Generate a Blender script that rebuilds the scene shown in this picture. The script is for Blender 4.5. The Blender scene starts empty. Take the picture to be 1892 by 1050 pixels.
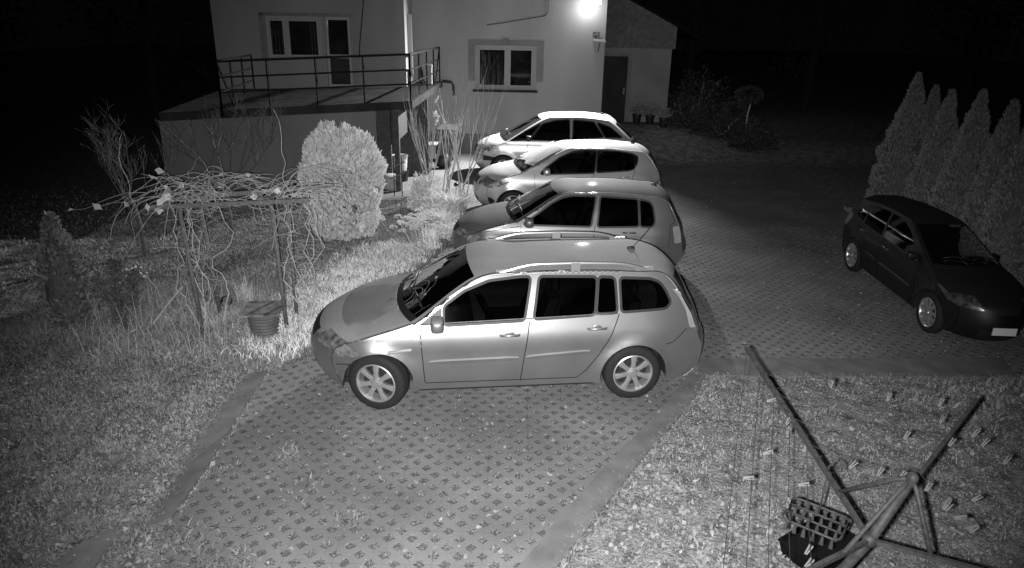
import bpy, math, random
import numpy as np
from math import radians as RAD, sin, cos, pi, sqrt
from mathutils import Vector, Matrix
from mathutils.geometry import delaunay_2d_cdt

rng = np.random.default_rng(7)
random.seed(7)
scene = bpy.context.scene
COL = scene.collection

# ---------------------------------------------------------------- camera
FOC, PITCH, ROLL, HCAM = 1300.0, RAD(20.2), RAD(1.05), 3.86
cP, sP, cR, sR = cos(PITCH), sin(PITCH), cos(ROLL), sin(ROLL)
_r0 = np.array([1, 0, 0.]); _d0 = np.array([0, -sP, -cP]); _F = np.array([0, cP, -sP])
_R = cR * _r0 - sR * _d0; _D = sR * _r0 + cR * _d0; _C = np.array([0, 0, HCAM])
cam_d = bpy.data.cameras.new('camera'); cam = bpy.data.objects.new('camera', cam_d); COL.objects.link(cam)
cam_d.sensor_width = 36; cam_d.lens = FOC / 1892 * 36; cam_d.clip_start = 0.05; cam_d.clip_end = 500
cam.matrix_world = Matrix(((_R[0], -_D[0], -_F[0], 0), (_R[1], -_D[1], -_F[1], 0), (_R[2], -_D[2], -_F[2], HCAM), (0, 0, 0, 1)))
scene.camera = cam

# ---------------------------------------------------------------- world: night sky, almost black
world = bpy.data.worlds.new('World'); scene.world = world; world.use_nodes = True
bg = world.node_tree.nodes['Background']; bg.inputs[0].default_value = (0.9, 0.95, 1, 1); bg.inputs[1].default_value = 0.0012

# ---------------------------------------------------------------- lights: the camera's infrared illuminator and the flood lamp on the house
def aim(o, tgt):
    d = Vector(tgt) - o.location
    o.rotation_euler = d.to_track_quat('-Z', 'Y').to_euler()
ld = bpy.data.lights.new('infrared_illuminator', 'SPOT'); ld.energy = 3700; ld.spot_size = RAD(86); ld.spot_blend = 1.0; ld.shadow_soft_size = 0.02
lo = bpy.data.objects.new('infrared_illuminator', ld); COL.objects.link(lo); lo.location = (-0.06, 0.03, HCAM - 0.05); aim(lo, (0.15, 8.6, 0.0))
LAMP = Vector((2.32, 22.0, 4.55))
lf = bpy.data.lights.new('flood_lamp_light', 'SPOT'); lf.energy = 8200; lf.spot_size = RAD(108); lf.spot_blend = 1.0; lf.shadow_soft_size = 0.08
lfo = bpy.data.objects.new('flood_lamp_light', lf); COL.objects.link(lfo); lfo.location = LAMP + Vector((0, -0.16, -0.03)); aim(lfo, (-3.6, 14.8, 0))
lw = bpy.data.lights.new('flood_lamp_spill', 'POINT'); lw.energy = 26; lw.shadow_soft_size = 0.06
lwo = bpy.data.objects.new('flood_lamp_spill', lw); COL.objects.link(lwo); lwo.location = LAMP + Vector((-0.20, 0.10, -0.16))

scene.view_settings.view_transform = 'Standard'; scene.view_settings.look = 'None'
scene.view_settings.exposure = 0; scene.view_settings.gamma = 1
scene.render.engine = 'CYCLES'
scene.cycles.max_bounces = 6; scene.cycles.transparent_max_bounces = 12; scene.cycles.diffuse_bounces = 2; scene.cycles.glossy_bounces = 3
scene.cycles.sample_clamp_indirect = 2.0; scene.cycles.caustics_reflective = False; scene.cycles.caustics_refractive = False

# ---------------------------------------------------------------- geometry helpers
def ray(u, v): return _F + _R * (u - 946) / FOC + _D * (v - 525) / FOC
def gp(u, v, z=0.0):                     # where a sight line meets the height z
    d = ray(u, v); return _C + d * (z - HCAM) / d[2]
def yp(u, v, Y):                         # where it meets the depth Y
    d = ray(u, v); return _C + d * Y / d[1]

class MB:
    def __init__(s): s.v = []; s.f = []; s.m = []
    def add(s, vs, fs, mi=0):
        n = len(s.v); s.v.extend([tuple(map(float, p)) for p in vs]); s.f.extend([tuple(i + n for i in f) for f in fs]); s.m.extend([mi] * len(fs)); return s
    def box(s, lo, hi, mi=0, M=None):
        x0, y0, z0 = lo; x1, y1, z1 = hi
        vs = [(x0, y0, z0), (x1, y0, z0), (x1, y1, z0), (x0, y1, z0), (x0, y0, z1), (x1, y0, z1), (x1, y1, z1), (x0, y1, z1)]
        if M is not None: vs = [M @ Vector(p) for p in vs]
        return s.add(vs, [(0, 3, 2, 1), (4, 5, 6, 7), (0, 1, 5, 4), (1, 2, 6, 5), (2, 3, 7, 6), (3, 0, 4, 7)], mi)
    def hexa(s, b, t, mi=0):             # b, t: 4 bottom and 4 top points
        return s.add(list(b) + list(t), [(0, 3, 2, 1), (4, 5, 6, 7), (0, 1, 5, 4), (1, 2, 6, 5), (2, 3, 7, 6), (3, 0, 4, 7)], mi)
    def bar(s, a, b, w, h, mi=0):
        a = Vector(a); b = Vector(b); d = (b - a).normalized(); u = Vector((0, 0, 1)) if abs(d.z) < .95 else Vector((1, 0, 0))
        sx = d.cross(u).normalized() * w / 2; sz = sx.cross(d).normalized() * h / 2
        return s.add([a - sx - sz, a + sx - sz, a + sx + sz, a - sx + sz, b - sx - sz, b + sx - sz, b + sx + sz, b - sx + sz],
                     [(0, 1, 2, 3), (7, 6, 5, 4), (0, 4, 5, 1), (1, 5, 6, 2), (2, 6, 7, 3), (3, 7, 4, 0)], mi)
    def tube(s, pts, r, n=6, mi=0, cap=True):
        pts = [Vector(p) for p in pts]; k = len(pts)
        if not hasattr(r, '__len__'): r = [r] * k
        vs = []; fs = []; up = None
        for i in range(k):
            d = (pts[min(i + 1, k - 1)] - pts[max(i - 1, 0)])
            d = d.normalized() if d.length > 1e-9 else Vector((0, 0, 1))
            if up is None: up = Vector((0, 0, 1)) if abs(d.z) < .9 else Vector((1, 0, 0))
            sx = d.cross(up)
            if sx.length < 1e-4: sx = d.cross(Vector((0.3, 1, 0.2)))
            sx.normalize(); sy = sx.cross(d).normalized(); up = sy
            for j in range(n):
                a = 2 * pi * j / n; vs.append(pts[i] + (sx * cos(a) + sy * sin(a)) * r[i])
        for i in range(k - 1):
            for j in range(n):
                a = i * n + j; b = i * n + (j + 1) % n; fs.append((a, b, b + n, a + n))
        if cap: fs.append(tuple(reversed(range(n)))); fs.append(tuple((k - 1) * n + j for j in range(n)))
        return s.add(vs, fs, mi)
    def lathe(s, prof, n=24, mi=0, M=None, c=(0, 0, 0)):      # prof: (r, z) about z
        vs = []; fs = []; k = len(prof)
        for r, z in prof:
            for j in range(n):
                a = 2 * pi * j / n; p = Vector((r * cos(a), r * sin(a), z))
                vs.append((M @ p) if M is not None else p + Vector(c))
        for i in range(k - 1):
            for j in range(n):
                a = i * n + j; b = i * n + (j + 1) % n; fs.append((a, b, b + n, a + n))
        return s.add(vs, fs, mi)
    def ell(s, c, r, n=14, m=9, mi=0, pw=1.0, M=None):
        vs = []; fs = []
        sg = lambda t: math.copysign(abs(t) ** pw, t)
        for i in range(m + 1):
            th = -pi / 2 + pi * i / m
            for j in range(n):
                a = 2 * pi * j / n
                p = Vector((c[0] + r[0] * sg(cos(th)) * sg(cos(a)), c[1] + r[1] * sg(cos(th)) * sg(sin(a)), c[2] + r[2] * sg(sin(th))))
                vs.append(M @ p if M is not None else p)
        for i in range(m):
            for j in range(n):
                a = i * n + j; b = i * n + (j + 1) % n; fs.append((a, b, b + n, a + n))
        return s.add(vs, fs, mi)
    def build(s, name, mats, parent=None, smooth=False, angle=None):
        me = bpy.data.meshes.new(name)
        me.from_pydata(s.v, [], s.f)
        if not isinstance(mats, (list, tuple)): mats = [mats]
        for m in mats: me.materials.append(m)
        if len(mats) > 1: me.polygons.foreach_set('material_index', s.m)
        if smooth: me.polygons.foreach_set('use_smooth', [True] * len(s.f))
        if smooth and angle:
            me.set_sharp_from_angle(angle=RAD(angle))
        me.update()
        o = bpy.data.objects.new(name, me); COL.objects.link(o)
        if parent is not None: o.parent = parent
        return o

def np_mesh(name, V, Fq, mat, parent=None, smooth=False):       # V (n,3), Fq (m,k) all faces k-gons
    me = bpy.data.meshes.new(name); V = np.asarray(V, np.float32); Fq = np.asarray(Fq, np.int32); k = Fq.shape[1]
    me.vertices.add(len(V)); me.vertices.foreach_set('co', V.ravel())
    me.loops.add(Fq.size); me.loops.foreach_set('vertex_index', Fq.ravel())
    me.polygons.add(len(Fq)); me.polygons.foreach_set('loop_start', np.arange(0, Fq.size, k, dtype=np.int32))
    me.update(calc_edges=True)
    if smooth: me.polygons.foreach_set('use_smooth', [True] * len(Fq))
    me.materials.append(mat)
    o = bpy.data.objects.new(name, me); COL.objects.link(o)
    if parent is not None: o.parent = parent
    return o

def empty(name, loc=(0, 0, 0), rz=0.0, sc=1.0):
    o = bpy.data.objects.new(name, None); COL.objects.link(o); o.location = loc; o.rotation_euler = (0, 0, rz); o.scale = (sc,) * 3
    o.empty_display_size = 0.1; return o
def tag(o, label=None, cat=None, group=None, kind=None):
    if label: o['label'] = label
    if cat: o['category'] = cat
    if group: o['group'] = group
    if kind: o['kind'] = kind
    return o
def copy_tree(o, parent=None):
    c = o.copy(); COL.objects.link(c); c.parent = parent
    for ch in list(o.children): copy_tree(ch, c)
    return c

# ---------------------------------------------------------------- materials (the picture is an infrared one: every surface is a grey)
def mat(name, base=0.3, rough=0.7, metal=0.0, spec=0.5, coat=0.0, noise=None, bump=None, emit=0.0, island=None):
    m = bpy.data.materials.new(name); m.use_nodes = True; nt = m.node_tree; N = nt.nodes; L = nt.links; b = N['Principled BSDF']
    b.inputs['Base Color'].default_value = (base, base, base * 1.02, 1); b.inputs['Roughness'].default_value = rough
    b.inputs['Metallic'].default_value = metal; b.inputs['Specular IOR Level'].default_value = spec; b.inputs['Coat Weight'].default_value = coat
    b.inputs['Coat Roughness'].default_value = 0.08
    if emit: b.inputs['Emission Color'].default_value = (1, 1, 1, 1); b.inputs['Emission Strength'].default_value = emit
    tc = N.new('ShaderNodeTexCoord')
    if noise:                            # (scale, low, high[, detail])
        n = N.new('ShaderNodeTexNoise'); n.inputs['Scale'].default_value = noise[0]; n.inputs['Detail'].default_value = noise[3] if len(noise) > 3 else 5
        L.new(tc.outputs['Object'], n.inputs['Vector'])
        r = N.new('ShaderNodeMapRange'); r.inputs['From Min'].default_value = .3; r.inputs['From Max'].default_value = .7
        r.inputs['To Min'].default_value = noise[1]; r.inputs['To Max'].default_value = noise[2]
        L.new(n.outputs['Fac'], r.inputs['Value']); L.new(r.outputs['Result'], b.inputs['Base Color'])
        out = r
    if island:                           # (low, high): each leaf or blade has its own tone
        g = N.new('ShaderNodeNewGeometry'); r2 = N.new('ShaderNodeMapRange'); r2.inputs['To Min'].default_value = island[0]; r2.inputs['To Max'].default_value = island[1]
        L.new(g.outputs['Random Per Island'], r2.inputs['Value'])
        if noise:
            mu = N.new('ShaderNodeMath'); mu.operation = 'MULTIPLY'; L.new(r2.outputs[0], mu.inputs[0]); L.new(out.outputs[0], mu.inputs[1]); L.new(mu.outputs[0], b.inputs['Base Color'])
        else: L.new(r2.outputs['Result'], b.inputs['Base Color'])
    if bump:                             # (scale, strength, distance)
        n = N.new('ShaderNodeTexNoise'); n.inputs['Scale'].default_value = bump[0]; n.inputs['Detail'].default_value = 6; L.new(tc.outputs['Object'], n.inputs['Vector'])
        bp = N.new('ShaderNodeBump'); bp.inputs['Strength'].default_value = bump[1]; bp.inputs['Distance'].default_value = bump[2]
        L.new(n.outputs['Fac'], bp.inputs['Height']); L.new(bp.outputs['Normal'], b.inputs['Normal'])
    return m

def paint(name, base, metal, rough, dew=0.5, coat=0.6, dust=0.0):
    m = bpy.data.materials.new(name); m.use_nodes = True; nt = m.node_tree; N = nt.nodes; L = nt.links; b = N['Principled BSDF']
    b.inputs['Metallic'].default_value = metal; b.inputs['Roughness'].default_value = rough; b.inputs['Coat Weight'].default_value = coat; b.inputs['Coat Roughness'].default_value = 0.12
    tc = N.new('ShaderNodeTexCoord'); geo = N.new('ShaderNodeNewGeometry'); sx = N.new('ShaderNodeSeparateXYZ'); L.new(geo.outputs['Normal'], sx.inputs[0])
    up = N.new('ShaderNodeMapRange'); up.inputs['From Min'].default_value = .55; up.inputs['From Max'].default_value = .9; L.new(sx.outputs['Z'], up.inputs['Value'])
    vo = N.new('ShaderNodeTexVoronoi'); vo.inputs['Scale'].default_value = 34; L.new(tc.outputs['Object'], vo.inputs['Vector'])
    dr = N.new('ShaderNodeMapRange'); dr.inputs['From Min'].default_value = .05; dr.inputs['From Max'].default_value = .22; dr.inputs['To Min'].default_value = 1; dr.inputs['To Max'].default_value = 0
    L.new(vo.outputs['Distance'], dr.inputs['Value'])
    pick = N.new('ShaderNodeMath'); pick.operation = 'GREATER_THAN'; pick.inputs[1].default_value = .72
    sc = N.new('ShaderNodeSeparateXYZ'); L.new(vo.outputs['Color'], sc.inputs[0]); L.new(sc.outputs['X'], pick.inputs[0])
    m1 = N.new('ShaderNodeMath'); m1.operation = 'MULTIPLY'; L.new(dr.outputs[0], m1.inputs[0]); L.new(pick.outputs[0], m1.inputs[1])
    m2 = N.new('ShaderNodeMath'); m2.operation = 'MULTIPLY'; L.new(m1.outputs[0], m2.inputs[0]); L.new(up.outputs[0], m2.inputs[1])
    m3 = N.new('ShaderNodeMath'); m3.operation = 'MULTIPLY'; L.new(m2.outputs[0], m3.inputs[0]); m3.inputs[1].default_value = dew
    no = N.new('ShaderNodeTexNoise'); no.inputs['Scale'].default_value = 2.2; no.inputs['Detail'].default_value = 6; L.new(tc.outputs['Object'], no.inputs['Vector'])
    rr = N.new('ShaderNodeMapRange'); rr.inputs['From Min'].default_value = .3; rr.inputs['From Max'].default_value = .7
    rr.inputs['To Min'].default_value = base * .88; rr.inputs['To Max'].default_value = base * 1.1; L.new(no.outputs['Fac'], rr.inputs['Value'])
    ad = N.new('ShaderNodeMath'); ad.operation = 'ADD'; L.new(rr.outputs[0], ad.inputs[0]); L.new(m3.outputs[0], ad.inputs[1])
    L.new(ad.outputs[0], b.inputs['Base Color'])
    # a film of dew dulls the surfaces that face the sky
    me = N.new('ShaderNodeMath'); me.operation = 'MULTIPLY_ADD'; L.new(up.outputs[0], me.inputs[0]); me.inputs[1].default_value = -metal * dust; me.inputs[2].default_value = metal; L.new(me.outputs[0], b.inputs['Metallic'])
    ro = N.new('ShaderNodeMath'); ro.operation = 'MULTIPLY_ADD'; L.new(up.outputs[0], ro.inputs[0]); ro.inputs[1].default_value = .38; ro.inputs[2].default_value = rough; L.new(ro.outputs[0], b.inputs['Roughness'])
    cw = N.new('ShaderNodeMath'); cw.operation = 'MULTIPLY_ADD'; L.new(up.outputs[0], cw.inputs[0]); cw.inputs[1].default_value = -coat * .98; cw.inputs[2].default_value = coat; L.new(cw.outputs[0], b.inputs['Coat Weight'])
    return m

def glass(name, tint=0.25):
    m = bpy.data.materials.new(name); m.use_nodes = True; nt = m.node_tree; N = nt.nodes; L = nt.links
    N.remove(N['Principled BSDF']); out = N['Material Output']
    tr = N.new('ShaderNodeBsdfTransparent'); tr.inputs[0].default_value = (tint, tint, tint, 1)
    gl = N.new('ShaderNodeBsdfGlossy'); gl.inputs['Roughness'].default_value = 0.03; gl.inputs[0].default_value = (.9, .9, .9, 1)
    fr = N.new('ShaderNodeFresnel'); fr.inputs[0].default_value = 1.5; mx = N.new('ShaderNodeMixShader')
    L.new(fr.outputs[0], mx.inputs[0]); L.new(tr.outputs[0], mx.inputs[1]); L.new(gl.outputs[0], mx.inputs[2]); L.new(mx.outputs[0], out.inputs[0])
    return m

def paver_material():
    m = bpy.data.materials.new('grid_pavers'); m.use_nodes = True; nt = m.node_tree; N = nt.nodes; L = nt.links; b = N['Principled BSDF']
    b.inputs['Roughness'].default_value = .9; b.inputs['Specular IOR Level'].default_value = .25
    tc = N.new('ShaderNodeTexCoord')
    nz = N.new('ShaderNodeTexNoise'); nz.inputs['Scale'].default_value = 45; nz.inputs['Detail'].default_value = 3; L.new(tc.outputs['Object'], nz.inputs['Vector'])
    def vm(op, a, bb=None, val=None, val2=None):
        n = N.new('ShaderNodeVectorMath'); n.operation = op; L.new(a, n.inputs[0])
        if bb is not None: L.new(bb, n.inputs[1])
        if val is not None: n.inputs[1].default_value = val
        if val2 is not None: n.inputs[2].default_value = val2
        return n
    def mm(op, a, bb=None, clamp=False):
        n = N.new('ShaderNodeMath'); n.operation = op; n.use_clamp = clamp
        for i, q in enumerate((a, bb)):
            if q is None: continue
            if isinstance(q, (int, float)): n.inputs[i].default_value = q
            else: L.new(q, n.inputs[i])
        return n.outputs[0]
    def mr(a, f0, f1, t0, t1):
        n = N.new('ShaderNodeMapRange'); L.new(a, n.inputs[0]); n.inputs[1].default_value = f0; n.inputs[2].default_value = f1; n.inputs[3].default_value = t0; n.inputs[4].default_value = t1; return n.outputs[0]
    w = vm('SUBTRACT', nz.outputs['Color'], val=(.5, .5, .5)); w2 = vm('MULTIPLY', w.outputs[0], val=(.022, .022, 0)); p = vm('ADD', tc.outputs['Object'], w2.outputs[0])
    p = vm('MULTIPLY', p.outputs[0], val=(1 / PAV, 1 / PAV, 0))
    def dist(off):
        a = vm('ADD', p.outputs[0], val=(off, off, 0)); fr = vm('FRACTION', a.outputs[0]); c = vm('SUBTRACT', fr.outputs[0], val=(.5, .5, 0)); ab = vm('ABSOLUTE', c.outputs[0])
        s = N.new('ShaderNodeSeparateXYZ'); L.new(ab.outputs[0], s.inputs[0])
        mxx = mm('MAXIMUM', s.outputs[0], s.outputs[1]); mn = mm('MINIMUM', s.outputs[0], s.outputs[1])
        return mm('ADD', mm('MULTIPLY', mxx, .8), mm('MULTIPLY', mn, .75))     # between a diamond and a plus
    d = mm('MINIMUM', dist(0.5), dist(0.0))
    d = mm('ADD', d, mr(nz.outputs[0], .3, .7, -.05, .05))
    hole = mr(d, .16, .215, 1, 0)
    # joints between the blocks
    s = N.new('ShaderNodeSeparateXYZ'); q = vm('MULTIPLY', p.outputs[0], val=(.5, .5, 0)); fr = vm('FRACTION', q.outputs[0]); L.new(fr.outputs[0], s.inputs[0])
    jx = mm('ABSOLUTE', mm('SUBTRACT', s.outputs[0], .5)); jy = mm('ABSOLUTE', mm('SUBTRACT', s.outputs[1], .25))
    joint = mm('MULTIPLY', mm('MAXIMUM', mr(jx, .008, .016, 1, 0), mr(jy, .008, .016, 1, 0)), .10)
    big = N.new('ShaderNodeTexNoise'); big.inputs['Scale'].default_value = .9; big.inputs['Detail'].default_value = 8; L.new(tc.outputs['Object'], big.inputs['Vector'])
    fine = N.new('ShaderNodeTexNoise'); fine.inputs['Scale'].default_value = 90; fine.inputs['Detail'].default_value = 4; L.new(tc.outputs['Object'], fine.inputs['Vector'])
    conc = mm('MULTIPLY', mr(big.outputs[0], .3, .7, .155, .28), mr(fine.outputs[0], .3, .7, .85, 1.12))
    pat = N.new('ShaderNodeTexNoise'); pat.inputs['Scale'].default_value = 3.5; L.new(tc.outputs['Object'], pat.inputs['Vector'])
    soil = mm('MULTIPLY', mr(fine.outputs[0], .40, .68, .05, .30), mr(pat.outputs[0], .35, .65, .55, 1.25))
    hole = mm('MULTIPLY', hole, mr(pat.outputs[0], .35, .62, .7, 1.0))
    mx = N.new('ShaderNodeMix'); mx.data_type = 'FLOAT'; L.new(hole, mx.inputs[0]); L.new(conc, mx.inputs[2]); L.new(soil, mx.inputs[3])
    fin = mm('MULTIPLY', mx.outputs[0], mm('SUBTRACT', 1.0, joint))
    L.new(fin, b.inputs['Base Color'])
    bp = N.new('ShaderNodeBump'); bp.inputs['Distance'].default_value = .012; bp.inputs['Strength'].default_value = .5
    hgt = mm('SUBTRACT', mm('SUBTRACT', 1.0, mm('MULTIPLY', hole, 1.0)), joint); L.new(hgt, bp.inputs['Height']); L.new(bp.outputs[0], b.inputs['Normal'])
    return m
PAV = 0.19
M = {}
M['lawn'] = mat('lawn_soil', .2, .95, noise=(6, .12, .34, 8), bump=(30, .7, .05), spec=.1)
M['bank'] = mat('bank_soil', .15, .95, noise=(1.5, .06, .3, 8), bump=(8, .7, .15), spec=.1)
M['kerb'] = mat('kerb_concrete', .19, .9, noise=(4, .14, .225, 10), bump=(60, .3, .01), spec=.2)
M['pav'] = paver_material()
M['wall'] = mat('rendered_wall', .42, .95, noise=(.8, .35, .48, 10), bump=(120, .35, .006), spec=.1)
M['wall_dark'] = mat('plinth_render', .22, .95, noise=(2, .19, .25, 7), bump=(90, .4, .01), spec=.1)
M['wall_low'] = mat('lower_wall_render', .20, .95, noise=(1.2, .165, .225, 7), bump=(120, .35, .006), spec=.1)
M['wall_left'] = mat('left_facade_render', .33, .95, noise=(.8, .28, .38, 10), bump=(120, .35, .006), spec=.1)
M['surround'] = mat('window_surround', .24, .9, noise=(5, .21, .27), spec=.1)
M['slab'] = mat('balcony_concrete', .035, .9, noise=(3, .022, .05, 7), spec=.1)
M['pvc'] = mat('window_plastic', .40, .5, spec=.2)
M['iron'] = mat('painted_iron', .014, .7, spec=.05)
M['wood_dark'] = mat('dark_wood', .06, .7, noise=(14, .035, .085), spec=.3)
M['boards'] = mat('gable_boards', .16, .8, noise=(9, .12, .2), spec=.2)
M['door'] = mat('door_leaf', .02, .5, noise=(3, .014, .028), spec=.15)
M['winglass'] = glass('window_glass', .75)
M['trim'] = mat('window_rubber', .03, .5, spec=.4)
M['room'] = mat('dark_room', .05, .9, noise=(2, .02, .09))
M['curtain'] = mat('net_curtain', .3, .9, noise=(8, .2, .36))
M['glass'] = glass('car_glass', .13)
M['glass_dark'] = glass('dark_car_glass', .05)
M['black'] = mat('black_plastic', .018, .45, spec=.4)
M['crate'] = mat('black_crate_plastic', .006, .6, spec=.15)
M['rubber'] = mat('tyre_rubber', .022, .75, spec=.3, bump=(90, .3, .004))
M['alloy'] = mat('alloy_wheel', .62, .34, metal=.75, coat=.3)
M['alloy_dk'] = mat('brake_disc', .05, .5, metal=.5)
M['chrome'] = mat('polished_metal', .75, .14, metal=1.0)
M['lamp_glass'] = mat('headlamp_lens', .5, .2, metal=.6, coat=1.0, noise=(12, .14, .6, 2))
M['tail'] = mat('tail_lamp_lens', .30, .15, spec=.8, coat=.8, noise=(7, .26, .36))
M['seat'] = mat('seat_fabric', .16, .9)
M['liner'] = mat('wheel_arch_liner', .012, .9)
def streaks(m, sc=(1, 1, .22)):
    N = m.node_tree.nodes; L = m.node_tree.links
    for n in N:
        if n.type == 'TEX_NOISE' and n.inputs['Scale'].default_value < 10:
            mp = N.new('ShaderNodeMapping'); mp.inputs['Scale'].default_value = sc; L.new(n.inputs['Vector'].links[0].from_socket, mp.inputs[0]); L.new(mp.outputs[0], n.inputs['Vector'])
for w_ in ('wall', 'wall_low', 'wall_left'): streaks(M[w_])
M['foliage'] = mat('thuja_foliage', .5, .75, island=(.62, .95), noise=(4, .78, 1.1), spec=.15)
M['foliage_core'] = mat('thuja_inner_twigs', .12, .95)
M['foliage_far'] = mat('cypress_foliage', .16, .8, island=(.15, .32), spec=.03)
M['ragged'] = mat('ragged_shrub_leaf', .2, .8, island=(.10, .34), spec=.03)
M['bank_leaf'] = mat('bank_foliage', .06, .9, island=(.03, .09), spec=0)
M['leafy'] = mat('leafy_plant', .75, .7, island=(.62, .97), spec=.2)
M['grass'] = mat('grass_blades', .35, .75, island=(.20, .44), noise=(1.6, .65, 1.15), spec=.15)
M['paver_grass'] = mat('paver_gap_grass', .2, .8, island=(.10, .30), spec=.1)
M['grass_bright'] = mat('ornamental_and_lamplit_grass_blades', .7, .7, island=(.7, .97), spec=.2)  # ornamental clumps; on the lawn strip this pale tone stands in for lamp light
M['fallen'] = mat('fallen_leaf', .3, .8, island=(.20, .40), spec=.1)
M['vine_leaf'] = mat('vine_leaf', .5, .7, island=(.4, .7), spec=.2)
M['twig'] = mat('dry_twig_bark', .5, .8, noise=(20, .36, .62), spec=.15)
M['twig_dk'] = mat('dark_bark', .13, .85, noise=(20, .08, .18), spec=.15)
M['petal'] = mat('white_petal', .85, .6, spec=.2)
M['post'] = mat('rusty_steel_post', .14, .7, noise=(25, .10, .18), spec=.3)
M['stone'] = mat('pale_stone', .4, .9, noise=(7, .28, .5), bump=(25, .6, .02))
M['plate'] = mat('plate_white', .8, .4)
M['galv'] = mat('galvanised_steel', .045, .6, metal=.1, noise=(30, .03, .06), spec=.25)
M['steel'] = mat('dull_steel', .2, .5, metal=.5, noise=(30, .16, .26))
M['peg'] = mat('pale_plastic_peg', .17, .5, spec=.2)
M['rope'] = mat('dark_line', .03, .8, spec=.1)
M['plasticgrey'] = mat('grey_plastic', .14, .5, noise=(8, .11, .17))
M['binlid'] = mat('weathered_lid', .16, .6, noise=(9, .06, .30, 9))
M['cover'] = mat('frost_cover', .9, .6, noise=(14, .86, .97, 8))
M['lampface'] = mat('lamp_face', .9, .4, emit=30)
# ================================================================ cars
ZT = [0, .2, .35, .5, .64, .72, .82, .92, 1.0, 1.15, 1.3, 1.4, 1.5, 1.6, 1.7]
YT = [.79, .822, .852, .871, .880, .889, .876, .840, .805, .745, .67, .615, .55, .47, .40]
def chaikin(p, k=2, r=.035):
    q = []; n = len(p)
    for i in range(n):
        a, b, c = np.array(p[i - 1], float), np.array(p[i], float), np.array(p[(i + 1) % n], float); la, lc = np.linalg.norm(a - b), np.linalg.norm(c - b); ra, rc = min(r, la * .3), min(r, lc * .3)
        s0, s1 = b + (a - b) / la * ra, b + (c - b) / lc * rc
        for t in (0, .33, .67, 1): q.append(tuple((1 - t) ** 2 * s0 + 2 * t * (1 - t) * b + t * t * s1))
    return q
def chaikin_old(p, k=2):
    for _ in range(k):
        q = []
        for i in range(len(p)):
            a, b = np.array(p[i]), np.array(p[(i + 1) % len(p)]); q += [a * .82 + b * .18, a * .18 + b * .82]
        p = q
    return [tuple(a) for a in p]
def offset(p, d):
    p = [np.array(a, float) for a in p]; n = len(p); ar = sum(p[i][0] * p[(i + 1) % n][1] - p[(i + 1) % n][0] * p[i][1] for i in range(n)); sgn = 1 if ar > 0 else -1; out = []
    for i in range(n):
        a = p[i] - p[i - 1]; b = p[(i + 1) % n] - p[i]; a /= np.linalg.norm(a) + 1e-9; b /= np.linalg.norm(b) + 1e-9
        na = np.array([a[1], -a[0]]) * sgn; nb = np.array([b[1], -b[0]]) * sgn; m = na + nb; l = np.linalg.norm(m)
        m = m / l if l > 1e-6 else na; out.append(tuple(p[i] + m * d / max(.5, float(m @ na))))
    return out
def inside(P, poly):
    x, y = P[:, 0], P[:, 1]; r = np.zeros(len(P), bool); n = len(poly)
    for i in range(n):
        x0, y0 = poly[i]; x1, y1 = poly[(i + 1) % n]
        c = ((y0 > y) != (y1 > y)) & (x < (x1 - x0) * (y - y0) / ((y1 - y0) if abs(y1 - y0) > 1e-12 else 1e-12) + x0); r ^= c
    return r
def catmull(P, k):
    P = np.array(P, float); Q = np.vstack([2 * P[0] - P[1], P, 2 * P[-1] - P[-2]]); out = []
    for i in range(len(P) - 1):
        p0, p1, p2, p3 = Q[i:i + 4]
        for t in np.arange(k) / k:
            out.append(.5 * ((2 * p1) + (-p0 + p2) * t + (2 * p0 - 5 * p1 + 4 * p2 - p3) * t * t + (-p0 + 3 * p1 - 3 * p2 + p3) * t ** 3))
    out.append(P[-1]); return np.array(out)

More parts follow.
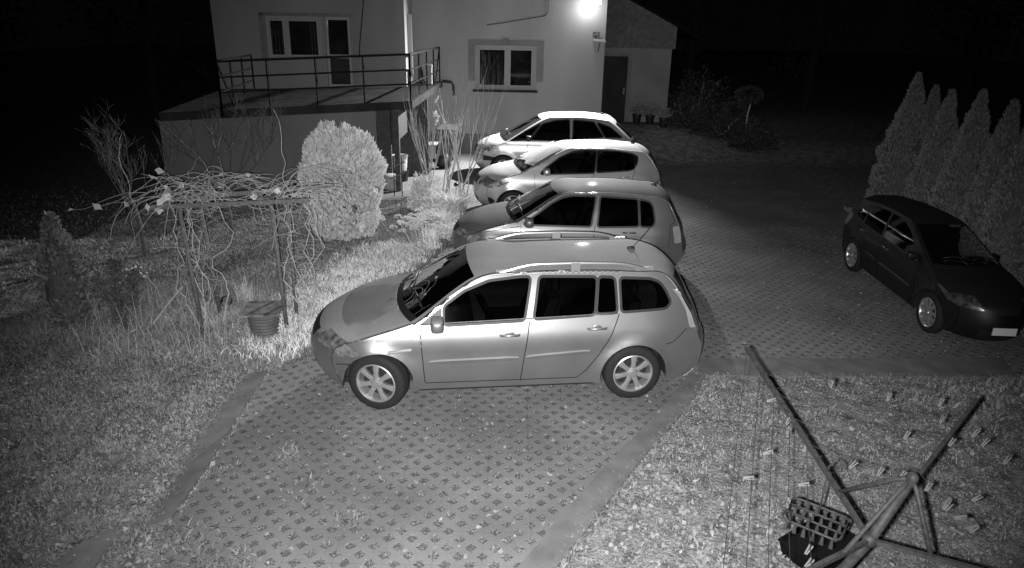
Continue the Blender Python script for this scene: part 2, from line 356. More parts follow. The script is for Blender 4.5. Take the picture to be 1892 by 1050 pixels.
def make_wheel(root, x, y, side, R, rim, spokes, steer=0.0, rimmat='alloy', style='alloy'):
    w = empty('wheel', (x, y, R)); w.parent = root; w.rotation_euler = (0, 0, steer)
    Mx = Matrix.Rotation(RAD(-90) * side, 4, 'X')          # lathe z axis -> outward
    t = MB(); wd = .205
    prof = [(rim, -wd / 2 + .01), (R * .86, -wd / 2), (R * .965, -wd / 2 + .015), (R, -wd / 2 + .045), (R, -.006), (R - .008, -.005), (R - .008, .005), (R, .006), (R, wd / 2 - .045), (R * .965, wd / 2 - .015), (R * .86, wd / 2), (rim + .004, wd / 2 - .006)]
    t.lathe(prof, 48, 0, Mx); t.build('tyre', M['rubber'], w, True, 50)
    r = MB()
    r.lathe([(rim + .006, wd / 2 - .004), (rim - .006, wd / 2 + .002), (rim - .018, wd / 2 - .012), (rim - .022, wd / 2 - .06), (rim - .03, -.02)], 40, 0, Mx)
    for k in range(spokes):
        a = 2 * pi * k / spokes + .2; Rz = Mx @ Matrix.Rotation(a, 4, 'Z')
        w0, w1 = (.023, .036) if style == 'alloy' else (.03, .06)
        zz = [(.045, w0 * 1.25, wd / 2 - .022), (rim * .55, w0, wd / 2 - .012), (rim - .012, w1, wd / 2 - .02)]
        vs = []
        for q, ww, z in zz: vs += [(q, -ww, z - .035), (q, -ww, z - .004), (q, 0, z + .004), (q, ww, z - .004), (q, ww, z - .035)]
        fs = []
        for i in range(2):
            for j in range(4): a0 = i * 5 + j; fs.append((a0, a0 + 1, a0 + 6, a0 + 5))
        r.add([Rz @ Vector(p) for p in vs], fs)
    r.lathe([(.0005, wd / 2 + .002), (.03, wd / 2 + .001), (.034, wd / 2 - .01), (.062, wd / 2 - .018), (.064, wd / 2 - .05)], 20, 0, Mx)
    r.build('rim', M[rimmat], w, True, 40)
    d = MB(); d.lathe([(.0005, .0), (rim * .68, .0), (rim * .68, .012), (.0005, .012)], 28, 0, Mx); d.lathe([(.0005, -.03), (rim, -.03)], 28, 1, Mx)
    for k in range(5):
        a = 2 * pi * k / 5; p = Mx @ Vector((.052 * cos(a), .052 * sin(a), wd / 2 - .02)); d.ell(p, (.008, .008, .008), 6, 4, 1)
    d.build('brake_disc', [M['alloy_dk'], M['liner']], w)
    return w

def build_car(name, label, X, Y, yaw, sc, sp):
    root = empty(name, (X, Y, sp.get('z', 0)), RAD(yaw), sc); tag(root, label, 'car', sp.get('group', 'cars parked on the paved yard'))
    hw = sp['hw']; wx = [0.0, sp['wb']]; R = sp.get('R', .31); aR = R + .045; zs = sp.get('zs', 0.0)
    C0, E0 = sp['C'], sp['E']; xf0, xr0 = sp['wb'] + .05, sp.get('xr0', -.05); xf1 = max(e[0] for e in E0); xr1 = min(e[0] for e in E0)
    def S(x, z):
        x = np.asarray(x, float); z = np.asarray(z, float)
        zz = np.where(z > .85, np.maximum(.85, z - zs), z)
        y = np.interp(zz, ZT, YT) * hw / .888
        tf = np.clip((x - xf0) / (xf1 - xf0), 0, 1.3); tr = np.clip((xr0 - x) / (xr0 - xr1), 0, 1.3)
        y = y - .16 * tf ** 2 - .10 * tr ** 2.2
        for cx in wx:
            d = np.hypot(x - cx, z - R); y = y + .032 * np.exp(-((d - aR) / .05) ** 2) * (z > .2)
        if 'belt_x' in sp: pass
        return y
    k = 10; Ce, Ee = catmull(C0, k), catmull(E0, k); nu = len(Ce)
    vcol = np.array([0, .15, .3, .45, .58, .7, .8, .87, .93, .97, 1.0]); vfull = np.concatenate([-vcol[:0:-1], vcol])
    Ey = S(Ee[:, 0], Ee[:, 1])
    av = np.abs(vfull)[None, :]
    GX = Ee[:, 0:1] + (Ce[:, 0:1] - Ee[:, 0:1]) * (1 - av ** 2.4); GZ = Ee[:, 1:2] + (Ce[:, 1:2] - Ee[:, 1:2]) * (1 - av ** 2.6); GY = Ey[:, None] * vfull[None, :]
    V = np.stack([GX, GY, GZ], -1).reshape(-1, 3); nv = len(vfull)
    faces = []; tags = []
    ws = sp.get('wsv', .93)
    for i in range(nu - 1):
        ui = i / k; 
        for j in range(nv - 1):
            a = i * nv + j; vm_ = abs((vfull[j] + vfull[j + 1]) / 2); t = 'body'
            if 7.4 <= ui < 8 and vm_ < .93: t = 'cowl'
            elif 8 <= ui < 9 and vm_ < ws: t = 'windscreen'
            elif 13.15 <= ui < 13.95 and vm_ < .86: t = 'rear_window'
            elif 5 <= ui < 7.4 and vm_ < .93: t = 'bonnet'
            elif 3.2 <= ui < 4.1 and vm_ < .44: t = 'grille'
            elif 3.3 <= ui < 4.5 and vm_ > .60: t = 'headlight'
            elif 14.2 <= ui < 16 and vm_ > .8: t = 'tail_light'
            elif .9 <= ui < 1.7 and vm_ < .6: t = 'grille'
            elif sp.get('strip') and 17.0 <= ui < 17.35: t = 'grille'
            faces.append((a, a + nv, a + nv + 1, a + 1)); tags.append((t, 1 if (vfull[j] + vfull[j + 1]) > 0 else -1))
    # side patch in the (x, z) plane, cut exactly along the outlines
    zb = .21; loop = [tuple(e) for e in Ee]
    rear = [(xr1 + .12, zb)]
    def arch(cx):
        pts = []; a0 = math.asin((zb - R) / aR)
        for t in np.linspace(pi - a0, a0, 22): pts.append((cx + aR * cos(t), R + aR * sin(t)))
        return pts
    loop2 = loop + [(x, z) for x, z in (arch(0.0))] + [(x, z) for x, z in arch(wx[1])]
    def densify(p, s=.06):
        q = []
        for i in range(len(p)):
            a, b = np.array(p[i], float), np.array(p[(i + 1) % len(p)], float); n_ = max(1, int(np.linalg.norm(b - a) / s)); q += [tuple(a + (b - a) * t / n_) for t in range(n_)]
        return q
    body_poly = loop2[:len(loop)] + densify(loop2)[-0:] if False else densify(loop2)
    regs = []                                            # later ones win
    for nm, poly in sp['doors']: regs.append((nm, densify(poly)))
    for nm, poly in sp['glass']:
        pl = chaikin(poly, 2); regs.append(('trim', densify(offset(pl, .027)))); pl = densify(pl); regs.append((nm, pl))
    for nm, poly in sp['extra']: regs.append((nm, poly if nm != 'tail_light' else chaikin(poly, 1)))
    pv = []; pe = []
    def addloop(p):
        n = len(pv); pv.extend([Vector((float(a), float(b))) for a, b in p]); pe.extend([(n + i, n + (i + 1) % len(p)) for i in range(len(p))])
    addloop(body_poly)
    for nm, p in regs: addloop(p)
    g = .05; gx, gz = np.meshgrid(np.arange(xr1, xf1, g), np.arange(zb, max(e[1] for e in E0), g)); G = np.stack([gx.ravel(), gz.ravel()], 1); G[:, 0] += (np.round(G[:, 1] / g) % 2) * g / 2
    G = G[inside(G, body_poly)]
    segs = np.array([[*pv[a], *pv[b]] for a, b in pe]); A = segs[:, :2]; B = segs[:, 2:]; AB = B - A; L2 = (AB ** 2).sum(1) + 1e-12
    t_ = np.clip(((G[:, None] - A[None]) * AB[None]).sum(-1) / L2[None], 0, 1); dd = np.sqrt(((G[:, None] - (A[None] + AB[None] * t_[..., None])) ** 2).sum(-1)).min(1)
    G = G[dd > .016]
    Eloop = np.array(Ee); rows_ = []
    for off_ in (.014, .034):
        q = np.array(offset([tuple(a) for a in body_poly], -off_))[:len(Eloop)]; q = q[inside(q, body_poly)]
        t2 = np.clip(((q[:, None] - A[None]) * AB[None]).sum(-1) / L2[None], 0, 1); d2 = np.sqrt(((q[:, None] - (A[None] + AB[None] * t2[..., None])) ** 2).sum(-1)).min(1); rows_.append(q[d2 > .009])
    rr_ = np.vstack(rows_); G = G[np.sqrt(((G[:, None] - rr_[None]) ** 2).sum(-1)).min(1) > .022]; G = np.vstack([G, rr_])
    pv2 = pv + [Vector((float(a), float(b))) for a, b in G]
    ov, oe, of, *_ = delaunay_2d_cdt(pv2, pe, [], 0, 1e-5)
    P2 = np.array([tuple(a) for a in ov]); cen = np.array([P2[list(f)].mean(0) for f in of]); inb = inside(cen, body_poly); tg = np.array(['body'] * len(of), dtype=object)
    for nm, p in regs: tg[inside(cen, p)] = nm
    side_y = S(P2[:, 0], P2[:, 1])
    off = len(V)
    for sgn in (1, -1):
        V = np.vstack([V, np.stack([P2[:, 0], side_y * sgn, P2[:, 1]], 1)])
        for f, ok, t in zip(of, inb, tg):
            if not ok: continue
            f = [i + off for i in f]
            a, b, c = (P2[i - off] for i in f[:3]); ccw = (b[0] - a[0]) * (c[1] - a[1]) - (c[0] - a[0]) * (b[1] - a[1]) > 0
            # outward normal is +y on the left side: (x, z) counter-clockwise gives -y
            if (sgn > 0) == ccw: f = f[::-1]
            faces.append(tuple(f)); tags.append((t, sgn))
        off = len(V)
    # weld and smooth normals over the whole shell
    key = {}; mp = np.zeros(len(V), int); U = []
    for i, p in enumerate(np.round(V, 4)):
        kk = tuple(p + 0.0)
        if kk not in key: key[kk] = len(U); U.append(V[i])
        mp[i] = key[kk]
    U = np.array(U); NN = np.zeros_like(U); F2 = []
    for f in faces:
        f = [int(mp[i]) for i in f]; f = [a for n_, a in enumerate(f) if a != f[n_ - 1]]; F2.append(f)
        if len(f) < 3: continue
        p = U[f]; nrm = np.cross(p[1] - p[0], p[2] - p[0]) if len(f) == 3 else np.cross(p[2] - p[0], p[3] - p[1]); 
        for a in f: NN[a] += nrm
    # make the wrap face outwards (its first faces are the front underside): test a roof face
    NN /= np.linalg.norm(NN, axis=1)[:, None] + 1e-12
    def part(tagname, sgn, oname, mats, parent, push=0.0, extra=None):
        ids = [i for i, (t, s) in enumerate(tags) if t == tagname and (sgn is None or s == sgn) and len(F2[i]) >= 3]
        if not ids: return None
        used = sorted({a for i in ids for a in F2[i]}); re = {a: i for i, a in enumerate(used)}
        me = bpy.data.meshes.new(oname); vs = [tuple(U[a] + NN[a] * push) for a in used]; fs = [tuple(re[a] for a in F2[i]) for i in ids]; nb = len(fs)
        nn = [tuple(NN[a]) for a in used]
        if extra:
            for ev, en, ef in extra:
                n0 = len(vs); vs += ev; nn += en; fs += [tuple(q + n0 for q in f) for f in ef]
        me.from_pydata(vs, [], fs)
        for mm_ in mats: me.materials.append(mm_)
        if len(mats) > 1: me.polygons.foreach_set('material_index', [0] * nb + [1] * (len(fs) - nb))
        me.polygons.foreach_set('use_smooth', [True] * len(fs)); me.update()
        me.normals_split_custom_set_from_vertices(nn)
        o = bpy.data.objects.new(oname, me); COL.objects.link(o); o.parent = parent
        return o
    def ribbon(pts, sgn, w=.010, push=.0018):
        pts = np.array(pts, float); d = np.gradient(pts, axis=0); d /= np.linalg.norm(d, axis=1)[:, None]; n = np.stack([-d[:, 1], d[:, 0]], 1); L_ = pts + n * w / 2; R_ = pts - n * w / 2
        ev = [(a, float(S(a, b) + push) * sgn, b) for a, b in L_] + [(a, float(S(a, b) + push) * sgn, b) for a, b in R_]; m_ = len(pts)
        return ev, [(0, float(sgn), 0)] * (2 * m_), [(i, i + 1, m_ + i + 1, m_ + i) for i in range(m_ - 1)]
    pm = sp['paint']
    dens = lambda p, n=8: [tuple(np.array(p[i]) * (1 - t) + np.array(p[i + 1]) * t) for i in range(len(p) - 1) for t in np.arange(n) / n] + [p[-1]]
    ex = [ribbon(dens(s), sg) for s in sp['seams'] for sg in (1, -1)]
    body = part('body', None, 'body', [pm, M['black']], root, extra=ex)
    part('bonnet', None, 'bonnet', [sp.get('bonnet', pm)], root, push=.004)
    part('cowl', None, 'windscreen_cowl', [M['black']], root)
    part('windscreen', None, 'windscreen', [sp.get('gl', M['glass'])], root)
    part('rear_window', None, 'rear_window', [sp.get('gl', M['glass'])], root)
    part('grille', None, 'grille', [M['black']], root)
    for sg in (1, -1):
        part('headlight', sg, 'headlight', [sp.get('hl', M['lamp_glass'])], root, push=.002)
        part('tail_light', sg, 'tail_light', [M['tail']], root, push=.003)
        part('trim', sg, 'window_trim', [M['trim']], root)
        part('insert', sg, 'bumper_insert', [M['black']], root, push=.003)
        part('corner', sg, 'mirror_base', [M['black']], root, push=.002)
        doors = {}
        for nm in ('front_door', 'rear_door'): doors[nm] = part(nm, sg, nm, [pm], root)
        for nm, dn in (('front_glass', 'front_door'), ('rear_glass', 'rear_door'), ('vent_glass', 'rear_door'), ('quarter_glass', None), ('nose_glass', None)):
            part(nm, sg, 'window' if dn is None else 'window_pane', [sp.get('gl', M['glass'])], doors.get(dn) or root)
        for (hx, hz), dn in zip(sp['handles'], ('front_door', 'rear_door')):
            if doors[dn] is None: continue
            h = MB(); yy = float(S(hx, hz)); 
            if sp.get('bowl'): h.ell((hx, yy * sg, hz - .005), (.055, .006, .042), 14, 6, 0)
            h.tube([(hx - .10, (yy + .006) * sg, hz), (hx - .09, (yy + .03) * sg, hz + .003), (hx, (yy + .036) * sg, hz + .004), (hx + .09, (yy + .03) * sg, hz + .003), (hx + .10, (yy + .006) * sg, hz)], [.012, .015, .015, .015, .012], 8, 0)
            h.build('door_handle', sp.get('hmat', pm), doors[dn], True)
        if sp.get('mould'):
            for seg, dn in zip(sp['mould'], ('front_door', 'rear_door')):
                if doors[dn] is None: continue
                mbm = MB(); n_ = 10; vs = []
                for t in np.linspace(0, 1, n_):
                    x = seg[0][0] * (1 - t) + seg[1][0] * t; z = seg[0][1] * (1 - t) + seg[1][1] * t; hh = .028 * (1 if 0 < t < 1 else .6)
                    for dz, dy in ((-hh, .001), (-hh * .7, .014), (hh * .5, .018), (hh, .001)): vs.append((x, (float(S(x, z + dz)) + dy) * sg, z + dz))
                mbm.add(vs, [(i * 4 + j, i * 4 + j + 1, i * 4 + j + 5, i * 4 + j + 4) for i in range(n_ - 1) for j in range(3)])
                mbm.build('side_moulding', sp.get('mouldmat', pm), doors[dn], True, 40)
        # mirror
        mx_, mz_ = sp['mirror']; ym = float(S(mx_, mz_)); mo = MB()
        mo.ell((mx_ - .01, (ym + .13) * sg, mz_ + .02), (.07, .115, .068), 20, 12, 0, .5)
        mo.tube([(mx_ + .04, (ym - .01) * sg, mz_ - .05), (mx_ + .01, (ym + .06) * sg, mz_ - .03)], [.04, .03], 8, 1)
        mo.build('wing_mirror', [sp.get('mirrormat', pm), M['black']], root, True)
        for cx in wx:
            li = MB()
            ps = []; 
            for t in np.linspace(-.1, pi + .1, 15): ps.append((cx + (aR + .004) * cos(t), R + (aR + .004) * sin(t)))
            yo = float(S(cx, R + aR)) - .03
            vs = [(x, yo * sg, z) for x, z in ps] + [(x, (yo - .30) * sg, z) for x, z in ps]; n_ = len(ps)
            li.add(vs, [(i, i + 1, n_ + i + 1, n_ + i) for i in range(n_ - 1)] + [tuple(range(n_, 2 * n_))])
            li.build('wheel_arch_liner', M['liner'], root)
        for q, cx in enumerate(wx):
            make_wheel(root, cx, (hw - .115) * sg, sg, R, sp.get('rim', R * .66), sp.get('spokes', 7), RAD(sp.get('steer', 0)) if q else 0, sp.get('rimmat', 'alloy'), sp.get('wstyle', 'alloy'))
    # floor, cabin
    fl = MB(); fl.box((xr1 + .1, -hw + .3, .2), (xf1 - .05, hw - .3, .26)); fl.box((.38, -hw + .08, .22), (wx[1] - .4, hw - .08, .26)); fl.box((wx[1] - .30, -hw + .34, .26), (wx[1] + .5, hw - .34, .74)); fl.build('floor_pan', M['liner'], root)
    db = MB(); xd = sp['C'][8][0]; db.box((xd - .75, -.64, .7), (xd - .2, .64, .92)); db.build('dashboard', M['liner'], root)
    for sx_, sy_ in ((1.25, .36), (1.25, -.36)):
        s_ = MB(); s_.box((sx_ - .28, sy_ - .24, .3), (sx_ + .25, sy_ + .24, .55)); s_.hexa([(sx_ - .30, sy_ - .22, .5), (sx_ - .16, sy_ - .22, .5), (sx_ - .16, sy_ + .22, .5), (sx_ - .30, sy_ + .22, .5)], [(sx_ - .46, sy_ - .17, 1.08), (sx_ - .36, sy_ - .17, 1.08), (sx_ - .36, sy_ + .17, 1.08), (sx_ - .46, sy_ + .17, 1.08)])
        s_.ell((sx_ - .44, sy_, 1.19), (.05, .12, .09), 10, 6); s_.build('seat', M['seat'], root)
    s_ = MB(); s_.box((.1, -.6, .3), (.55, .6, .55)); s_.hexa([(0, -.6, .5), (.15, -.6, .5), (.15, .6, .5), (0, .6, .5)], [(-.12, -.55, 1.02), (-.02, -.55, 1.02), (-.02, .55, 1.02), (-.12, .55, 1.02)])
    for yy in (-.36, .36): s_.ell((-.08, yy, 1.12), (.04, .11, .08), 10, 6)
    s_.build('rear_seat', M['seat'], root)
    sw = MB(); c_ = Vector((sp['C'][8][0] - .9, .36, .93)); sw.tube([c_ + Vector((.09 * cos(a), .18 * sin(a), .16 * cos(a))) for a in np.linspace(0, 2 * pi, 20)], .014, 6); sw.build('steering_wheel', M['black'], root)
    # wipers
    wi = MB(); a0, a1 = Ee[8 * k], Ce[8 * k]
    for y0_, y1_, dz in ((.62, .05, 0), (.02, -.55, 0)):
        p = []
        for t in np.linspace(0, 1, 5):
            yy = y0_ * (1 - t) + y1_ * t; ff = 1 - (abs(yy) / .75) ** 2.4; x = a0[0] + (a1[0] - a0[0]) * ff; z = a0[1] + (a1[1] - a0[1]) * ff
            p.append((x - .08 - .05 * sin(pi * t), yy, z + .075 + .025 * sin(pi * t)))
        wi.tube(p, .009, 5); wi.tube([(p[0][0] + .12, p[0][1] - .3 * (y0_ - y1_), p[0][2] - .04), p[2]], .008, 5)
    wi.build('wiper', M[sp.get('wiper', 'black')], root, True)
    # antenna
    if sp.get('ant'):
        ax_, az_ = sp['ant']; an = MB(); an.ell((ax_ + .02, sp.get('anty', 0), az_), (.05, .018, .03), 8, 6); an.tube([(ax_, sp.get('anty', 0), az_ + .01), (ax_ - .18, sp.get('anty', 0), az_ + .24)], [.006, .0035], 5); an.build('antenna', M['black'], root)
    return root, S, (Ce, Ee)

def ST(*a): return [tuple(p) for p in a]
P_silver = paint('silver_metallic_paint', .34, .76, .41, dew=.4, dust=.62)
P_grey = paint('grey_metallic_paint', .165, .45, .42, dew=.3, dust=.8)
P_pale = paint('pale_silver_paint', .62, .55, .36, dew=.0, dust=.55)
P_pale2 = paint('light_silver_paint', .5, .55, .34, dew=.0, dust=.55)
P_dark = paint('near_black_paint', .006, .1, .5, dew=.01, coat=.3)

def bonnet_paint():  # dew dried mid-bonnet; its dark sky reflection is painted into the base colour
    m = P_silver.copy(); m.name = 'silver_paint_dried_dew_painted_reflection'; N = m.node_tree.nodes; L = m.node_tree.links; b = N['Principled BSDF']
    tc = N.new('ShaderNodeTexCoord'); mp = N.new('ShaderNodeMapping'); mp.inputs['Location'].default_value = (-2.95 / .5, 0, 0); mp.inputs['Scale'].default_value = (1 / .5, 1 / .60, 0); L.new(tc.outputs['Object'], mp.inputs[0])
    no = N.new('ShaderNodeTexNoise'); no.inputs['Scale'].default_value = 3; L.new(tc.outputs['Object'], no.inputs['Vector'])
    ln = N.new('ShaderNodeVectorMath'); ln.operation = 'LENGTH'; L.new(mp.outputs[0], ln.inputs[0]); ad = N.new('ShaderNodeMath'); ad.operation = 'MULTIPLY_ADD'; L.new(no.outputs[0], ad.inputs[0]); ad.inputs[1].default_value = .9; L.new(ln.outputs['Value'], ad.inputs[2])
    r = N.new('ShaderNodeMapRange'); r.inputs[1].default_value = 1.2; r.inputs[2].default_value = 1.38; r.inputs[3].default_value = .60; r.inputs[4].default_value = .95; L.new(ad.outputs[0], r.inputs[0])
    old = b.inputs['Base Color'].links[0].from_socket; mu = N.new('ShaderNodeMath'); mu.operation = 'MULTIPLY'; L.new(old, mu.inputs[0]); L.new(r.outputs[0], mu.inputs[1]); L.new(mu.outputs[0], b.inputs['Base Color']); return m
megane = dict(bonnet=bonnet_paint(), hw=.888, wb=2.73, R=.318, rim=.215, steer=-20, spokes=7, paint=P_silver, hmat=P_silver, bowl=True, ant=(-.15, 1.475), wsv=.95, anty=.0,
    C=ST((3.30, .18), (3.45, .28), (3.52, .48), (3.50, .62), (3.42, .74), (3.15, .86), (2.8, .945), (2.56, .99), (2.48, 1.01), (1.76, 1.425), (1.2, 1.475), (.6, 1.49), (0, 1.475), (-.50, 1.42), (-.78, 1.02), (-.85, .88), (-.9, .74), (-.97, .62), (-.98, .45), (-.92, .28), (-.85, .2)),
    E=ST((3.05, .21), (3.13, .30), (3.21, .48), (3.20, .62), (3.12, .73), (2.88, .83), (2.58, .91), (2.38, .965), (2.28, 1.0), (1.70, 1.375), (1.2, 1.425), (.6, 1.43), (0, 1.41), (-.36, 1.365), (-.60, 1.02), (-.66, .88), (-.71, .74), (-.77, .62), (-.78, .45), (-.74, .30), (-.62, .21)),
    doors=[('front_door', ST((2.29, .93), (2.25, .30), (1.235, .275), (1.20, .6), (1.15, .95), (1.08, 1.41), (1.55, 1.385), (1.85, 1.285), (2.08, 1.15))),
           ('rear_door', ST((1.15, .95), (1.20, .6), (1.235, .275), (.62, .285), (.52, .38), (.40, .56), (.28, .78), (.185, 1.0), (.19, 1.385), (1.08, 1.41)))],
    glass=[('front_glass', ST((2.03, .95), (2.03, 1.115), (1.82, 1.25), (1.56, 1.34), (1.24, 1.37), (1.13, 1.37), (1.21, .975))),
           ('rear_glass', ST((1.02, 1.37), (.42, 1.355), (.46, 1.01), (1.09, .985))), ('vent_glass', ST((.38, 1.355), (.225, 1.345), (.215, 1.025), (.42, 1.02))),
           ('quarter_glass', ST((.15, 1.34), (-.17, 1.325), (-.27, 1.29), (-.33, 1.21), (-.38, 1.10), (-.33, 1.05), (.15, 1.03)))],
    extra=[('corner', ST((2.31, .945), (2.06, 1.12), (2.06, .945))), ('headlight', ST((3.3, .80), (3.10, .785), (2.98, .72), (2.88, .645), (3.15, .60), (3.3, .62))),
           ('tail_light', ST((-.40, 1.24), (-.62, 1.1), (-.82, .84), (-.60, .82), (-.565, 1.0), (-.49, 1.14)))],
    seams=[ST((2.29, .93), (2.25, .30)), ST((1.15, .95), (1.20, .6), (1.235, .275)), ST((.185, 1.0), (.28, .78), (.40, .56), (.52, .38), (.62, .285), (2.25, .29)), ST((-.565, .82), (-.42, .68), (-.34, .66)), ST((2.92, .58), (3.17, .50))],
    handles=[(1.36, .83), (.43, .87)], mould=[(ST((2.20, .545), (1.26, .56))), (ST((1.18, .565), (.50, .61)))], mirror=(2.12, .98))
car1, S1, CE1 = build_car('estate_car', 'silver estate car with roof rails and seven-spoke wheels, nearest of the parked row', 1.23, 7.73, 187, 1.0, megane)
for sg in (1, -1):
    r_ = MB(); xs = np.linspace(1.46, -.22, 16)
    pth = []
    for x in xs:
        t = (1.46 - x) / 1.68; z = np.interp(x, CE1[1][::-1][:60, 0] if False else [-.36, 0, .6, 1.2, 1.7], [1.365, 1.41, 1.43, 1.425, 1.375]); hgt = .065 * min(1, 4.5 * min(t, 1 - t))
        pth.append((x, .585 * sg, z + .012 + hgt))
    r_.tube(pth, [.012] + [.019] * 14 + [.012], 8)
    for x in (1.38, -.12): r_.box((x - .1, .57 * sg - .018, 1.37), (x + .1, .57 * sg + .018, 1.445))
    r_.box((.59, .585 * sg - .035, 1.43), (.69, .585 * sg + .03, 1.512))
    r_.build('roof_rail', M['alloy'], car1, True, 40)
bt = MB(); xs = np.linspace(2.3, .2, 16); bt.tube([(x, float(S1(x, .965 + (2.3 - x) * .025)) + .004, .955 + (2.3 - x) * .026) for x in xs], .007, 5); bt.build('belt_line_trim', M['steel'], car1, True)
rp = MB(); rp.tube([(2.62, float(S1(2.62, .66)) + .006, .69), (2.38, float(S1(2.38, .69)) + .006, .70)], [.018, .012], 6); rp.build('side_repeater', M['tail'], car1)
sl = MB(); sl.box((.42, .76, .188), (2.32, .815, .24)); sl.build('sill_skirt', M['black'], car1)
er = MB(); er.box((3.0, -.25, .40), (3.53, .25, .5)) if False else None

polo = dict(hw=.835, wb=2.46, R=.30, rim=.19, spokes=8, paint=P_grey, ant=(-.22, 1.43), anty=-.02, strip=True, wiper='galv',
    C=ST((2.98, .18), (3.08, .28), (3.14, .45), (3.12, .62), (3.04, .74), (2.80, .88), (2.5, .96), (2.25, 1.01), (2.17, 1.03), (1.5, 1.40), (1.0, 1.455), (.5, 1.465), (0, 1.44), (-.35, 1.38), (-.58, 1.03), (-.66, .88), (-.70, .73), (-.76, .58), (-.76, .45), (-.68, .28), (-.62, .2)),
    E=ST((2.72, .21), (2.79, .30), (2.85, .45), (2.85, .62), (2.79, .73), (2.55, .84), (2.25, .92), (2.08, .96), (1.99, .99), (1.38, 1.37), (1.0, 1.405), (.5, 1.41), (0, 1.375), (-.30, 1.32), (-.48, 1.02), (-.53, .88), (-.56, .73), (-.60, .58), (-.60, .45), (-.54, .30), (-.44, .21)),
    doors=[('front_door', ST((1.98, .92), (1.96, .30), (.86, .28), (.82, .92), (.76, 1.385), (1.2, 1.375), (1.5, 1.27), (1.75, 1.10))),
           ('rear_door', ST((.82, .92), (.86, .28), (.50, .28), (.38, .48), (.12, .7), (.10, .92), (-.02, 1.33), (.2, 1.36), (.76, 1.385)))],
    glass=[('front_glass', ST((1.93, .935), (1.71, 1.085), (1.5, 1.235), (1.34, 1.315), (1.19, 1.345), (.82, 1.35), (.89, .925))),
           ('rear_glass', ST((.73, 1.345), (.16, 1.32), (.14, .94), (.77, .92))), ('quarter_glass', ST((.12, 1.315), (-.03, 1.285), (-.075, 1.22), (-.11, 1.02), (-.09, .96), (-.04, .935), (.10, .94)))],
    extra=[('headlight', ST((3.0, .80), (2.75, .79), (2.62, .72), (2.66, .62), (2.82, .58), (3.0, .6))), ('tail_light', ST((-.40, .93), (-.6, .95), (-.66, .70), (-.45, .66)))],
    seams=[ST((1.98, .92), (1.96, .30)), ST((.82, .92), (.86, .28)), ST((-.30, 1.31), (-.44, 1.0), (-.36, .95), (-.36, .6)), ST((2.7, .78), (2.0, .90))],
    handles=[(1.02, .82), (.28, .84)], mirror=(1.86, .97))
build_car('hatchback_car', 'mid-grey dewy hatchback with rear aerial, parked directly behind the silver estate car', 2.11, 11.45, 179.5, 1.0, polo)

i20 = dict(hw=.86, wb=2.56, R=.30, rim=.2, spokes=5, paint=P_pale, ant=(-.12, 1.50), xr0=0,
    C=ST((3.22, .18), (3.32, .28), (3.38, .45), (3.36, .62), (3.28, .78), (3.02, .93), (2.7, 1.0), (2.5, 1.04), (2.42, 1.06), (1.6, 1.44), (1.15, 1.51), (.6, 1.53), (.1, 1.5), (-.35, 1.42), (-.6, 1.08), (-.7, .92), (-.74, .78), (-.76, .6), (-.76, .45), (-.70, .28), (-.64, .2)),
    E=ST((2.96, .21), (3.04, .30), (3.10, .45), (3.10, .62), (3.02, .75), (2.78, .86), (2.5, .95), (2.36, .99), (2.27, 1.02), (1.50, 1.41), (1.15, 1.455), (.6, 1.46), (.1, 1.42), (-.26, 1.36), (-.48, 1.08), (-.55, .92), (-.58, .78), (-.6, .6), (-.6, .45), (-.56, .30), (-.44, .21)),
    doors=[('front_door', ST((2.12, .94), (2.08, .30), (.95, .28), (.86, .98), (.80, 1.435), (1.15, 1.43), (1.6, 1.31), (1.95, 1.09))),
           ('rear_door', ST((.86, .98), (.95, .28), (.50, .28), (.38, .48), (.12, .7), (.0, 1.0), (-.02, 1.37), (.2, 1.41), (.80, 1.435)))],
    glass=[('front_glass', ST((1.98, .96), (1.90, 1.05), (1.57, 1.27), (1.31, 1.375), (1.11, 1.405), (.80, 1.405), (.86, .99))),
           ('rear_glass', ST((.77, 1.405), (.34, 1.39), (.06, 1.35), (-.07, 1.30), (-.05, 1.18), (.02, 1.07), (.12, 1.04), (.80, 1.0)))],
    extra=[('insert', ST((3.2, .28), (3.0, .30), (2.93, .37), (3.0, .43), (3.2, .46))), ('headlight', ST((3.2, .83), (2.9, .85), (2.62, .80), (2.9, .66), (3.2, .62))), ('tail_light', ST((-.30, 1.0), (-.56, 1.02), (-.66, .76), (-.5, .76)))],
    seams=[ST((2.12, .94), (2.08, .30)), ST((.86, .98), (.95, .28)), ST((-.02, 1.37), (.0, 1.0), (.12, .7), (.38, .48)), ST((2.7, .88), (2.36, .97))],
    handles=[(1.10, .86), (.22, .90)], mirror=(1.88, 1.0))
car3, S3, CE3 = build_car('compact_car', 'pale compact car with its windscreen under a frosty white cover', 2.48, 15.5, 184, 1.0, i20)
# the frost cover lies on the windscreen: a thing of its own
Ce, Ee = CE3; fc = MB(); k = 10; rows = list(range(8 * k + 2, 9 * k + 1)); n_ = 15; vs = []
for a, i in enumerate(rows):
    Eyy = float(S3(Ee[i, 0], Ee[i, 1]))
    for v in np.linspace(-.98, .98, n_):
        wv = .002 * sin(a * 1.1 + v * 9) + .002 * sin(v * 13 + a * .5)
        vs.append((Ee[i, 0] + (Ce[i, 0] - Ee[i, 0]) * (1 - abs(v) ** 2.4) + .02 + wv + (.05 * sin(v * 11) if a == 0 else 0), v * Eyy, Ee[i, 1] + (Ce[i, 1] - Ee[i, 1]) * (1 - abs(v) ** 2.6) + .03 + wv))
fs = [(a * n_ + j, a * n_ + j + 1, (a + 1) * n_ + j + 1, (a + 1) * n_ + j) for a in range(len(rows) - 1) for j in range(n_ - 1)]
fc.add(vs, fs)
